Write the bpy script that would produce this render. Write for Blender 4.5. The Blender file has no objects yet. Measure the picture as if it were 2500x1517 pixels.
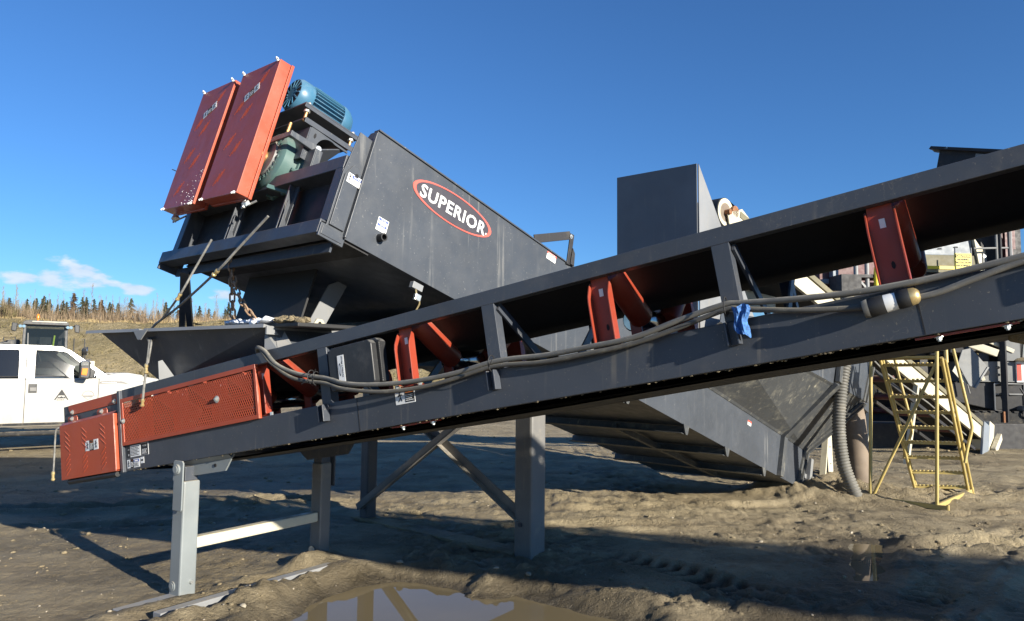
import bpy, bmesh, math, random
import numpy as np
from mathutils import Matrix, Vector, Euler
R = math.radians
random.seed(7)
SC = bpy.context.scene
COL = SC.collection

# ------------------------------------------------------------------ camera
cd = bpy.data.cameras.new('camera'); cam = bpy.data.objects.new('camera', cd); COL.objects.link(cam)
cd.sensor_width = 36.0; cd.lens = 25.92; cd.clip_start = 0.05; cd.clip_end = 6000
PITCH = math.atan(146.5/1800); ROLL = R(0.6)
fwd = Vector((0, math.cos(PITCH), math.sin(PITCH))); up0 = Vector((0, -math.sin(PITCH), math.cos(PITCH))); rt0 = Vector((1, 0, 0))
rt = rt0*math.cos(ROLL) + up0*math.sin(ROLL); up = up0*math.cos(ROLL) - rt0*math.sin(ROLL)
mw = Matrix((rt, up, -fwd)).transposed().to_4x4(); mw.translation = (0, 0, 1.6)
cam.matrix_world = mw
SC.camera = cam

# ------------------------------------------------------------------ sky, sun, exposure
SUN_EL = R(17.3); SUN_AZ = math.atan2(.722, -.692)
w = bpy.data.worlds.new('World'); SC.world = w; w.use_nodes = True
nt = w.node_tree; nt.nodes.clear()
def wn(t, **k):
    n = nt.nodes.new(t)
    for a, b in k.items(): setattr(n, a, b)
    return n
out = wn('ShaderNodeOutputWorld'); bg = wn('ShaderNodeBackground'); sky = wn('ShaderNodeTexSky')
sky.sky_type = 'NISHITA'; sky.sun_disc = False; sky.sun_elevation = SUN_EL; sky.sun_rotation = SUN_AZ
sky.altitude = 0; sky.air_density = 1.0; sky.dust_density = 0.0; sky.ozone_density = 8.5
bg.inputs['Strength'].default_value = 0.083
# low broken clouds hugging the horizon: noise over the view direction, only in a low band
tc = wn('ShaderNodeTexCoord'); sep = wn('ShaderNodeSeparateXYZ'); nt.links.new(tc.outputs['Generated'], sep.inputs[0])
def mth(op, a, b=None, c=None):
    n = wn('ShaderNodeMath', operation=op)
    for i, x in enumerate((a, b, c)):
        if x is None: continue
        if isinstance(x, (int, float)): n.inputs[i].default_value = x
        else: nt.links.new(x, n.inputs[i])
    return n.outputs[0]
mp = wn('ShaderNodeMapping'); mp.inputs['Scale'].default_value = (1, 1, 2.6); nt.links.new(tc.outputs['Generated'], mp.inputs[0])
nz = wn('ShaderNodeTexNoise'); nz.inputs['Scale'].default_value = 13.0; nz.inputs['Detail'].default_value = 8; nz.inputs['Roughness'].default_value = .58
nt.links.new(mp.outputs[0], nz.inputs['Vector'])
nz2 = wn('ShaderNodeTexNoise'); nz2.inputs['Scale'].default_value = 40.0; nz2.inputs['Detail'].default_value = 5
nt.links.new(mp.outputs[0], nz2.inputs['Vector'])
def blob(px, py, rx, ry):                       # a cloud heading (direction) with its angular size
    u = (px-1250)/1800.; v = (758.5-py)/1800.
    d = (fwd + rt*u + up*v).normalized()
    az = math.atan2(d.x, d.y); el = d.z
    a = mth('ARCTAN2', sep.outputs[0], sep.outputs[1])
    dx = mth('DIVIDE', mth('SUBTRACT', a, az), rx); dz = mth('DIVIDE', mth('SUBTRACT', sep.outputs[2], el), ry)
    q = mth('ADD', mth('MULTIPLY', dx, dx), mth('MULTIPLY', dz, dz))
    return mth('SUBTRACT', 1.0, q)
bl = [blob(165, 676, .042, .020), blob(335, 710, .024, .009), blob(50, 676, .026, .009), blob(215, 696, .036, .009), blob(545, 722, .018, .011)]
acc = bl[0]
for b in bl[1:]: acc = mth('MAXIMUM', acc, b)
dens = mth('ADD', mth('MULTIPLY', mth('MAXIMUM', acc, -1.2), .55), mth('MULTIPLY', mth('SUBTRACT', nz.outputs[0], .5), 2.6))
dens = mth('ADD', dens, mth('MULTIPLY', mth('SUBTRACT', nz2.outputs[0], .5), 1.5))
ramp = wn('ShaderNodeMapRange'); ramp.interpolation_type = 'SMOOTHSTEP'
ramp.inputs['From Min'].default_value = .08; ramp.inputs['From Max'].default_value = .62; ramp.inputs['To Max'].default_value = .8
nt.links.new(dens, ramp.inputs['Value'])
mixc = wn('ShaderNodeMix', data_type='RGBA')
nt.links.new(ramp.outputs[0], mixc.inputs['Factor']); nt.links.new(sky.outputs[0], mixc.inputs['A'])
shade = wn('ShaderNodeMix', data_type='RGBA'); shade.inputs['A'].default_value = (3.2, 3.75, 4.5, 1); shade.inputs['B'].default_value = (6.2, 6.5, 6.7, 1)
nt.links.new(nz2.outputs[0], shade.inputs['Factor']); nt.links.new(shade.outputs['Result'], mixc.inputs['B'])
nt.links.new(mixc.outputs['Result'], bg.inputs[0]); nt.links.new(bg.outputs[0], out.inputs[0])

sd = bpy.data.lights.new('sun', 'SUN'); sd.energy = 5.0; sd.angle = R(.5); sd.color = (1, .93, .8)
sun = bpy.data.objects.new('sun', sd); COL.objects.link(sun)
S = Vector((math.sin(SUN_AZ)*math.cos(SUN_EL), math.cos(SUN_AZ)*math.cos(SUN_EL), math.sin(SUN_EL)))
sun.rotation_euler = S.to_track_quat('Z', 'Y').to_euler(); sun.location = S*60
vs = SC.view_settings; vs.view_transform = 'Standard'; vs.look = 'None'; vs.gamma = 1; vs.use_curve_mapping = False
vs.exposure = 0.95

# ------------------------------------------------------------------ materials
class NT:
    def __init__(s, name):
        s.m = bpy.data.materials.new(name); s.m.use_nodes = True; s.t = s.m.node_tree; s.t.nodes.clear()
        s.o = s.n('ShaderNodeOutputMaterial'); s.p = s.n('ShaderNodeBsdfPrincipled'); s.t.links.new(s.p.outputs[0], s.o.inputs[0])
        s.geo = s.n('ShaderNodeNewGeometry')
    def n(s, t, **k):
        n = s.t.nodes.new(t)
        for a, b in k.items(): setattr(n, a, b)
        return n
    def put(s, x, sock):
        if isinstance(x, (int, float)): sock.default_value = x
        elif isinstance(x, tuple): sock.default_value = x if len(x) == 4 or sock.type == 'VECTOR' else (*x, 1)
        else: s.t.links.new(x, sock)
    def math(s, op, a, b=0.0, clamp=False):
        n = s.n('ShaderNodeMath', operation=op); n.use_clamp = clamp; s.put(a, n.inputs[0]); s.put(b, n.inputs[1]); return n.outputs[0]
    def noise(s, scale, detail=4, rough=.55, sc=(1, 1, 1), vec=None, dist=0):
        m = s.n('ShaderNodeMapping'); m.inputs['Scale'].default_value = sc
        s.t.links.new(vec or s.geo.outputs['Position'], m.inputs[0])
        n = s.n('ShaderNodeTexNoise'); n.inputs['Scale'].default_value = scale; n.inputs['Detail'].default_value = detail
        n.inputs['Roughness'].default_value = rough; n.inputs['Distortion'].default_value = dist
        s.t.links.new(m.outputs[0], n.inputs['Vector']); return n.outputs[0]
    def ramp(s, x, a, b, lo=0.0, hi=1.0):
        n = s.n('ShaderNodeMapRange'); n.interpolation_type = 'SMOOTHSTEP'; n.clamp = True
        s.put(x, n.inputs[0])
        for i, v in zip((1, 2, 3, 4), (a, b, lo, hi)): n.inputs[i].default_value = v
        return n.outputs[0]
    def mix(s, f, a, b):
        n = s.n('ShaderNodeMix', data_type='RGBA'); s.put(f, n.inputs[0]); s.put(a, n.inputs[6]); s.put(b, n.inputs[7]); return n.outputs[2]
    def bump(s, h, strength=.3, dist=.01):
        n = s.n('ShaderNodeBump'); n.inputs['Strength'].default_value = strength; n.inputs['Distance'].default_value = dist
        s.t.links.new(h, n.inputs['Height']); s.t.links.new(n.outputs[0], s.p.inputs['Normal'])
    def set(s, **k):
        names = dict(base='Base Color', rough='Roughness', metal='Metallic', spec='Specular IOR Level', coat='Coat Weight', trans='Transmission Weight', ior='IOR', emit='Emission Color', emits='Emission Strength', alpha='Alpha')
        for a, b in k.items(): s.put(b, s.p.inputs[names[a]])
        return s
DUST = (.36, .31, .23)
def paint(name, c, rough=.42, dust=DUST, streak=.25, speck=.25, top=.55, blot=.25, var=.12, metal=0.0, spec=.5, sscale=22, scratch=0):
    s = NT(name)
    base = s.mix(s.ramp(s.noise(1.7, 5), .3, .7), tuple(x*(1-var) for x in c), tuple(min(1, x*(1+var)) for x in c))
    st = s.noise(sscale, 4, .6, (1, 1, .045))                        # runs of dried rain down the sheet
    stm = s.ramp(st, .56, .74)
    patch = s.ramp(s.noise(2.3, 4, .6), .38, .7)
    f1 = s.math('MULTIPLY', s.math('MULTIPLY', stm, patch), streak)
    bl_ = s.math('MULTIPLY', s.ramp(s.noise(5.5, 8, .68), .5, .78), blot)
    sp = s.math('MULTIPLY', s.ramp(s.noise(85, 2, .5), .68, .76), speck)
    nz_ = s.n('ShaderNodeSeparateXYZ'); s.t.links.new(s.geo.outputs['Normal'], nz_.inputs[0])
    tp = s.math('MULTIPLY', s.ramp(nz_.outputs[2], .35, .9), s.math('MULTIPLY', s.ramp(s.noise(14, 6, .7), .3, .62), top))
    f = s.math('MAXIMUM', s.math('MAXIMUM', f1, bl_), s.math('MAXIMUM', sp, tp))
    if scratch:
        sc_ = s.ramp(s.math('ABSOLUTE', s.math('SUBTRACT', s.noise(16, 3, .5, (1, 1, 1), None, 1.2), .5)), .011, .003)
        f = s.math('MAXIMUM', f, s.math('MULTIPLY', s.math('MULTIPLY', sc_, s.ramp(s.noise(3.3, 3), .54, .66)), scratch))
    col = s.mix(f, base, dust)
    s.set(base=col, rough=s.math('ADD', s.math('MULTIPLY', f, .4), s.ramp(s.noise(9, 4), .3, .7, rough-.06, rough+.08)), metal=metal, spec=spec)
    s.bump(s.noise(160, 3), .05, .004)
    return s.m
def flat(name, c, rough=.5, metal=0.0, var=.1, sc=30, bump=0.0, spec=.5):
    s = NT(name)
    n = s.noise(sc, 4)
    s.set(base=s.mix(s.ramp(n, .3, .7), tuple(x*(1-var) for x in c), tuple(min(1, x*(1+var)) for x in c)), rough=rough, metal=metal, spec=spec)
    if bump: s.bump(s.noise(sc*3, 4), bump, .004)
    return s.m
M = {}
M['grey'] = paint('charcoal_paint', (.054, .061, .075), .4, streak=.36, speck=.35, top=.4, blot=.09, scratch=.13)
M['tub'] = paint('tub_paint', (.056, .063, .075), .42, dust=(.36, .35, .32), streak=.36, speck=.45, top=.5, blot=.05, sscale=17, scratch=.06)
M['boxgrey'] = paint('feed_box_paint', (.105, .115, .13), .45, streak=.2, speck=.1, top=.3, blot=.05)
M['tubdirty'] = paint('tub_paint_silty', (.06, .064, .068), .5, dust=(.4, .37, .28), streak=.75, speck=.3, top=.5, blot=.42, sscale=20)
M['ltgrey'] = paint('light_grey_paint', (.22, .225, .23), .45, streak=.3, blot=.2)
M['legpaint'] = paint('leg_paint', (.20, .22, .225), .42, streak=.25, blot=.18, top=.7)
M['colpaint'] = paint('column_paint', (.16, .155, .148), .5, streak=.35, blot=.35, dust=(.42, .36, .26))
M['red'] = paint('red_guard_paint', (.40, .070, .030), .36, dust=(.5, .36, .3), streak=.12, speck=.15, top=.3, blot=.07, var=.08)
M['redidler'] = paint('red_idler_paint', (.29, .043, .02), .4, dust=(.4, .3, .24), streak=.12, speck=.1, top=.35, blot=.1, var=.08)
M['motor'] = paint('blue_motor_paint', (.05, .155, .25), .35, dust=(.45, .5, .5), streak=.2, speck=.1, top=.2, blot=.2, var=.1)
M['gear'] = paint('green_gear_paint', (.085, .15, .14), .4, dust=(.4, .38, .32), streak=.2, speck=.1, top=.3, blot=.3)
M['belt'] = flat('belt_rubber', (.012, .012, .013), .75, bump=.2)
M['beltdirty'] = paint('dirty_return_belt', (.05, .046, .04), .85, dust=(.2, .165, .11), streak=0, speck=.3, top=.4, blot=.8)
M['rubber'] = flat('black_rubber', (.018, .018, .019), .6, bump=.1)
M['dark'] = flat('dark_interior', (.012, .012, .014), .8)
M['blackpl'] = paint('black_plastic', (.022, .023, .025), .45, dust=(.25, .24, .22), streak=.1, speck=.35, top=.5, blot=.2)
M['steel'] = flat('bright_steel', (.62, .62, .6), .28, 1.0)
M['shiny'] = flat('polished_roller_steel', (.5, .5, .5), .16, 1.0, var=.2, sc=8)
M['zinc'] = flat('zinc_bolt', (.66, .66, .62), .35, .8)
M['rust'] = flat('rust', (.24, .105, .045), .8, var=.4, sc=60, bump=.4)
M['chain'] = paint('rusty_chain', (.27, .17, .10), .6, dust=(.45, .4, .34), streak=0, speck=.3, top=.5, blot=.5)
M['bronze'] = flat('bronze_collar', (.40, .22, .09), .4, .6, var=.25)
M['white'] = flat('white_sticker', (.78, .78, .76), .5, var=.03)
M['ink'] = flat('black_ink', (.02, .02, .022), .6)
M['orange'] = flat('orange_print', (.75, .2, .03), .5)
M['blue'] = flat('blue_print', (.05, .09, .32), .5)
M['redprint'] = flat('red_print', (.7, .09, .06), .5)
M['logo_red'] = flat('logo_red', (.72, .12, .09), .45, var=.03)
M['logo_dark'] = paint('logo_dark', (.055, .05, .06), .45, dust=(.3, .28, .25), streak=.22, speck=.15, top=.1, blot=.05)
M['cable'] = paint('dusty_cable_sheath', (.12, .116, .105), .7, dust=(.32, .295, .24), streak=0, speck=.5, top=.9, blot=.75)
M['cablemud'] = paint('muddy_sheath', (.085, .08, .07), .8, dust=(.3, .27, .2), streak=0, speck=.5, top=.6, blot=.9)
M['hoseline'] = flat('grey_grease_line', (.2, .195, .18), .55, var=.25)
M['brass'] = flat('brass_fitting', (.62, .47, .22), .35, .7, var=.15)
M['snow'] = flat('snow', (.82, .86, .93), .7, var=.05, bump=.4)
M['yellow'] = paint('yellow_ladder_paint', (.48, .37, .13), .45, dust=(.45, .36, .2), streak=.2, speck=.3, top=.5, blot=.35)
M['hosegrey'] = paint('corrugated_hose', (.125, .12, .105), .6, dust=(.36, .32, .25), streak=.3, speck=.3, top=.6, blot=.5)
M['pipe'] = paint('rusty_pipe', (.20, .155, .115), .7, dust=(.33, .28, .21), streak=.3, speck=.4, top=.5, blot=.6, var=.25)
M['cream'] = paint('cream_paint', (.56, .52, .40), .5, dust=(.3, .25, .17), streak=.45, speck=.3, top=.6, blot=.35)
M['truck0'] = paint('white_truck_paint', (.60, .585, .54), .25, dust=(.40, .33, .23), streak=.25, speck=.1, top=.1, blot=.3, var=.03)
s = NT('white_truck_paint_muddy'); sx = s.n('ShaderNodeSeparateXYZ'); s.t.links.new(s.geo.outputs['Position'], sx.inputs[0])
spl = s.math('MULTIPLY', s.ramp(sx.outputs[2], 1.25, .5), s.ramp(s.noise(3, 6, .65, (1, 1, .5)), .25, .75, .25, 1)); spl = s.math('ADD', s.math('MULTIPLY', spl, .55), s.math('MULTIPLY', s.ramp(s.noise(2, 5), .45, .8), .2))
s.set(base=s.mix(spl, (.43, .42, .39), (.30, .245, .16)), rough=s.math('ADD', .22, s.math('MULTIPLY', spl, .6))); M['truck'] = s.m
M['glass'] = None
def glass(name, c, alpha=.35, rough=.03):
    s = NT(name); s.set(base=c, rough=rough, spec=.6)
    tr = s.n('ShaderNodeBsdfTransparent'); tr.inputs[0].default_value = (.75, .8, .78, 1)
    mx = s.n('ShaderNodeMixShader'); mx.inputs[0].default_value = alpha
    s.t.links.new(tr.outputs[0], mx.inputs[1]); s.t.links.new(s.p.outputs[0], mx.inputs[2]); s.t.links.new(mx.outputs[0], s.o.inputs[0])
    return s.m
M['glass'] = glass('tinted_glass', (.02, .025, .028), .45)
M['privacy'] = glass('privacy_glass', (.012, .013, .014), .93)
M['chrome'] = flat('chrome', (.75, .75, .75), .12, 1.0)
M['amber'] = flat('amber_lens', (.85, .22, .02), .25)
M['tyre'] = paint('tyre_rubber', (.022, .022, .022), .8, dust=(.26, .22, .16), streak=0, speck=.3, top=.5, blot=.7)
M['tan'] = flat('tan_seat_cloth', (.6, .5, .12), .8)
M['loader'] = paint('loader_dark_paint', (.05, .052, .055), .5, blot=.3)
M['hiviz'] = flat('hi_vis_cloth', (.55, .75, .05), .7)
M['tape'] = flat('blue_cloth', (.045, .15, .40), .75, var=.45, sc=70, bump=.3)
M['machine_shade'] = paint('machine_paint_shaded', (.018, .018, .021), .6, dust=(.14, .12, .085), streak=.2, speck=.2, top=.6, blot=.3)  # kept very dark so the far machinery's shade is painted in
M['bluegrey'] = paint('weathered_panel', (.2, .23, .265), .5, dust=(.3, .28, .22), streak=.3, blot=.25)
M['olive'] = paint('dirty_panel', (.17, .155, .10), .7, dust=(.3, .26, .16), streak=.4, blot=.5)
M['signyel'] = flat('sign_yellow', (.72, .58, .04), .45, var=.06)
M['greyplate'] = paint('grey_plate', (.17, .175, .175), .5, blot=.3)
M['maroon'] = paint('maroon_paint', (.09, .018, .022), .5, blot=.3)
M['mud'] = None
# ------------------------------------------------------------------ mesh helpers
class MB:
    def __init__(s): s.v = []; s.f = []
    def add(s, vs, fs):
        k = len(s.v); s.v += [tuple(map(float, p)) for p in vs]; s.f += [tuple(i+k for i in q) for q in fs]; return s
    def box(s, x0, x1, y0, y1, z0, z1, M_=None):
        p = [Vector((x, y, z)) for z in (z0, z1) for y in (y0, y1) for x in (x0, x1)]
        if M_ is not None: p = [M_ @ q for q in p]
        return s.add(p, [(0, 2, 3, 1), (4, 5, 7, 6), (0, 1, 5, 4), (2, 6, 7, 3), (0, 4, 6, 2), (1, 3, 7, 5)])
    def prism(s, pts, a, b, ax):                # polygon pts in the two other axes (cyclic order) between a and b along ax
        n = len(pts); f = dict(x=lambda q, t: (t, q[0], q[1]), y=lambda q, t: (q[0], t, q[1]), z=lambda q, t: (q[0], q[1], t))[ax]
        vs = [f(q, a) for q in pts] + [f(q, b) for q in pts]
        fs = [tuple(range(n))[::-1], tuple(range(n, 2*n))] + [(i, (i+1) % n, n+(i+1) % n, n+i) for i in range(n)]
        return s.add(vs, fs)
    def poly(s, pts, t):                        # planar polygon given thickness t along its normal
        P = [Vector(p) for p in pts]; nrm = Vector((0, 0, 0))
        for i in range(len(P)): nrm += P[i].cross(P[(i+1) % len(P)])
        nrm.normalize(); n = len(P)
        vs = P + [p+nrm*t for p in P]
        return s.add(vs, [tuple(range(n))[::-1], tuple(range(n, 2*n))] + [(i, (i+1) % n, n+(i+1) % n, n+i) for i in range(n)])
    @staticmethod
    def frame(d, hint=None):
        d = Vector(d).normalized(); h = Vector(hint or (0, 0, 1))
        if abs(d.dot(h.normalized())) > .97: h = Vector((1, 0, 0)) if abs(d.x) < .9 else Vector((0, 1, 0))
        a = h.cross(d).normalized(); return a, d.cross(a).normalized(), d
    def lathe(s, p0, p1, prof, n=16, cap=True, a0=0.0):   # prof: (t along axis 0..1, radius)
        p0 = Vector(p0); p1 = Vector(p1); a, b, d = s.frame(p1-p0); k = len(prof); vs = []
        for t, r in prof:
            c = p0.lerp(p1, t)
            vs += [c + (a*math.cos(a0+2*math.pi*i/n)+b*math.sin(a0+2*math.pi*i/n))*r for i in range(n)]
        fs = [(j*n+i, j*n+(i+1) % n, (j+1)*n+(i+1) % n, (j+1)*n+i) for j in range(k-1) for i in range(n)]
        if cap: fs += [tuple(range(n))[::-1], tuple(range((k-1)*n, k*n))]
        return s.add(vs, fs)
    def cyl(s, p0, p1, r0, r1=None, n=12, cap=True): return s.lathe(p0, p1, [(0, r0), (1, r0 if r1 is None else r1)], n, cap)
    def tube(s, pts, r, n=8, closed=False):
        P = [Vector(p) for p in pts]; k = len(P); vs = []; prev = None
        rs = r if isinstance(r, (list, tuple)) else [r]*k
        for i in range(k):
            d = (P[(i+1) % k]-P[i-1]) if closed else (P[min(i+1, k-1)]-P[max(i-1, 0)])
            a, b, d = s.frame(d, prev) if prev is None else s._pt(d, prev)
            prev = b
            vs += [P[i]+(a*math.cos(2*math.pi*j/n)+b*math.sin(2*math.pi*j/n))*rs[i] for j in range(n)]
        m = k if closed else k-1
        fs = [(i*n+j, i*n+(j+1) % n, ((i+1) % k)*n+(j+1) % n, ((i+1) % k)*n+j) for i in range(m) for j in range(n)]
        if not closed: fs += [tuple(range(n))[::-1], tuple(range((k-1)*n, k*n))]
        return s.add(vs, fs)
    @staticmethod
    def _pt(d, b):
        d = Vector(d).normalized(); a = Vector(b).cross(d)
        if a.length < 1e-5: return MB.frame(d)
        a.normalize(); return a, d.cross(a).normalized(), d
    def bar(s, p0, p1, wd, ht, hint=(0, 0, 1)):  # rectangular bar; ht measured along hint
        p0 = Vector(p0); p1 = Vector(p1); a, b, d = s.frame(p1-p0, hint)
        q = [(a*x+b*y) for x, y in ((-wd/2, -ht/2), (wd/2, -ht/2), (wd/2, ht/2), (-wd/2, ht/2))]
        return s.add([p0+x for x in q]+[p1+x for x in q], [(3, 2, 1, 0), (4, 5, 6, 7), (0, 1, 5, 4), (1, 2, 6, 5), (2, 3, 7, 6), (3, 0, 4, 7)])
    def angle(s, p0, p1, wd, t, hint=(0, 0, 1), flip=1):   # L section
        p0 = Vector(p0); p1 = Vector(p1); a, b, d = s.frame(p1-p0, hint); a = a*flip
        pr = [(0, 0), (wd, 0), (wd, t), (t, t), (t, wd), (0, wd)]
        vs = [p0+a*x+b*y for x, y in pr]+[p1+a*x+b*y for x, y in pr]; n = 6
        return s.add(vs, [tuple(range(n))[::-1], tuple(range(n, 2*n))]+[(i, (i+1) % n, n+(i+1) % n, n+i) for i in range(n)])
    def lump(s, c, r, sq=(1, 1, 1), rnd=random, jit=.3):
        t = 1.618; vs = []
        for p in [(-1, t, 0), (1, t, 0), (-1, -t, 0), (1, -t, 0), (0, -1, t), (0, 1, t), (0, -1, -t), (0, 1, -t), (t, 0, -1), (t, 0, 1), (-t, 0, -1), (-t, 0, 1)]:
            k = r*(1+rnd.uniform(-jit, jit))/1.9; vs.append((c[0]+p[0]*k*sq[0], c[1]+p[1]*k*sq[1], c[2]+p[2]*k*sq[2]))
        return s.add(vs, ICO)
ICO = [(0, 11, 5), (0, 5, 1), (0, 1, 7), (0, 7, 10), (0, 10, 11), (1, 5, 9), (5, 11, 4), (11, 10, 2), (10, 7, 6), (7, 1, 8), (3, 9, 4), (3, 4, 2), (3, 2, 6), (3, 6, 8), (3, 8, 9), (4, 9, 5), (2, 4, 11), (6, 2, 10), (8, 6, 7), (9, 8, 1)]
def mesh(name, mb, mat, smooth=None, recalc=True):
    me = bpy.data.meshes.new(name); me.from_pydata(mb.v, [], mb.f)
    if recalc:
        b = bmesh.new(); b.from_mesh(me); bmesh.ops.recalc_face_normals(b, faces=b.faces); b.to_mesh(me); b.free()
    if isinstance(mat, str): mat = M[mat]
    me.materials.append(mat)
    if smooth:
        me.polygons.foreach_set('use_smooth', [True]*len(me.polygons)); me.set_sharp_from_angle(angle=R(smooth))
    me.update(); return me
def obj(name, me, parent=None, bev=0):
    o = bpy.data.objects.new(name, me); COL.objects.link(o)
    if parent: o.parent = parent
    if bev:
        m = o.modifiers.new('bevel', 'BEVEL'); m.width = bev; m.segments = 2; m.limit_method = 'ANGLE'; m.angle_limit = R(40); m.use_clamp_overlap = True
    return o
def tag(o, label=None, cat=None, group=None, kind=None):
    for k, v in dict(label=label, category=cat, group=group, kind=kind).items():
        if v: o[k] = v
    return o
class Frm:                                       # a placed local frame: origin and Euler angles
    def __init__(s, loc=(0, 0, 0), rot=(0, 0, 0)):
        s.e = Euler(rot, 'XYZ'); s.m = Matrix.Translation(loc) @ s.e.to_matrix().to_4x4()
    def w(s, *p): return s.m @ Vector(p)
    def inv(s, p): return s.m.inverted() @ Vector(p)
W0 = Frm()
class Thing:
    def __init__(s, name, label, cat, frm=W0, o=(0, 0, 0), group=None):
        s.r = bpy.data.objects.new(name, None); COL.objects.link(s.r); s.r.empty_display_size = .2
        s.o = Vector(o); s.r.location = frm.w(*o); s.r.rotation_euler = frm.e; s.frm = frm
        tag(s.r, label, cat, group)
    xs = None                                     # stretch of the local x axis while a thing is being laid out
    def part(s, name, mb, mat, parent=None, bev=0, smooth=None, label=None, stuff=False):
        if s.xs: mb.v = [(p[0]*s.xs, p[1], p[2]) for p in mb.v]
        mb.v = [(p[0]-s.o[0], p[1]-s.o[1], p[2]-s.o[2]) for p in mb.v]
        o = obj(name, mesh(name, mb, mat, smooth), parent or s.r, bev)
        if label: o['label'] = label
        if stuff: o['kind'] = 'stuff'
        return o
    def share(s, name, me, parent, loc=(0, 0, 0), rot=None):
        o = obj(name, me, parent or s.r); o.location = Vector(loc)
        if rot is not None: o.rotation_euler = rot
        return o
def solo(name, mb, mat, label, cat, frm=W0, o=(0, 0, 0), group=None, bev=0, smooth=None, kind=None):   # a thing that is one mesh
    mb.v = [(p[0]-o[0], p[1]-o[1], p[2]-o[2]) for p in mb.v]
    x = obj(name, mesh(name, mb, mat, smooth), None, bev); x.location = frm.w(*o); x.rotation_euler = frm.e
    return tag(x, label, cat, group, kind)
def copy_tree(o, parent=None):
    c = o.copy(); COL.objects.link(c)
    if parent: c.parent = parent
    for ch in list(o.children): copy_tree(ch, c)
    return c
def catmull(pts, k=6):
    P = [Vector(p) for p in pts]; P = [P[0]*2-P[1]]+P+[P[-1]*2-P[-2]]; r = []
    for i in range(1, len(P)-2):
        for j in range(k):
            t = j/k; a, b, c, d = P[i-1:i+3]
            r.append(.5*((2*b)+(c-a)*t+(2*a-5*b+4*c-d)*t*t+(3*b-a-3*c+d)*t**3))
    return r+[P[-2]]
# flat print: a local sheet with origin, x axis, y axis (text reads along x)
class Sheet:
    def __init__(s, o, x, y):
        s.o = Vector(o); s.x = Vector(x).normalized(); s.y = Vector(y).normalized(); s.n = s.x.cross(s.y).normalized(); s.y = s.n.cross(s.x)
    def p(s, a, b, h=0): return s.o+s.x*a+s.y*b+s.n*h
    def rect(s, mb, a0, a1, b0, b1, h0, h1):
        q = [s.p(a, b, h) for h in (h0, h1) for a, b in ((a0, b0), (a1, b0), (a1, b1), (a0, b1))]
        return mb.add(q, [(3, 2, 1, 0), (4, 5, 6, 7), (0, 1, 5, 4), (1, 2, 6, 5), (2, 3, 7, 6), (3, 0, 4, 7)])
    def disc(s, mb, ca, cb, ra, rb, h0, h1, n=40, ri=0, ang=0):
        ring = lambda ka, h: [s.p(ca+ra*ka*math.cos(2*math.pi*i/n), cb+rb*ka*math.sin(2*math.pi*i/n), h) for i in range(n)]
        if ri == 0: return mb.add(ring(1, h0)+ring(1, h1), [tuple(range(n))[::-1], tuple(range(n, 2*n))]+[(i, (i+1) % n, n+(i+1) % n, n+i) for i in range(n)])
        V_ = ring(1, h0)+ring(1, h1)+ring(ri, h0)+ring(ri, h1); fs = []
        for i in range(n):
            j = (i+1) % n; fs += [(i, j, n+j, n+i), (n+i, n+j, 3*n+j, 3*n+i), (2*n+j, 2*n+i, 3*n+i, 3*n+j), (j, i, 2*n+i, 2*n+j)]
        return mb.add(V_, fs)
def text_mb(sh, txt, ca, cb, wd, ht, h, th=.001, bold=0.0, shear=0.0, space=1.0):
    cu = bpy.data.curves.new('lettering', 'FONT'); cu.body = txt; cu.align_x = 'CENTER'; cu.align_y = 'CENTER'; cu.offset = bold; cu.shear = shear
    cu.space_character = space; cu.resolution_u = 3; cu.extrude = .5
    o = bpy.data.objects.new('lettering', cu); COL.objects.link(o); dg = bpy.context.evaluated_depsgraph_get(); dg.update()
    me = bpy.data.meshes.new_from_object(o.evaluated_get(dg)); bpy.data.objects.remove(o)
    v = np.empty(len(me.vertices)*3, np.float32); me.vertices.foreach_get('co', v); v = v.reshape(-1, 3)
    lo, hi = v.min(0), v.max(0); mb = MB()
    sx = wd/(hi[0]-lo[0]) if wd else ht/(hi[1]-lo[1]); sy = ht/(hi[1]-lo[1])
    mb.v = [tuple(sh.p(ca+(q[0]-(lo[0]+hi[0])/2)*sx, cb+(q[1]-(lo[1]+hi[1])/2)*sy, h+(q[2]+.5)*th)) for q in v]
    mb.f = [tuple(p.vertices) for p in me.polygons]; bpy.data.meshes.remove(me); return mb
def scribble(sh, mb, a0, a1, b0, b1, rows, h, rnd):       # unreadably small printed lines
    dy = (b1-b0)/rows
    for i in range(rows):
        y = b1-dy*(i+.5); a = a0
        e = a1-(a1-a0)*rnd.uniform(0, .3)
        while a < e:
            l = (a1-a0)*rnd.uniform(.08, .22); sh.rect(mb, a, min(a+l, e), y-dy*.22, y+dy*.22, h, h+.0006); a += l+(a1-a0)*.035
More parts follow.
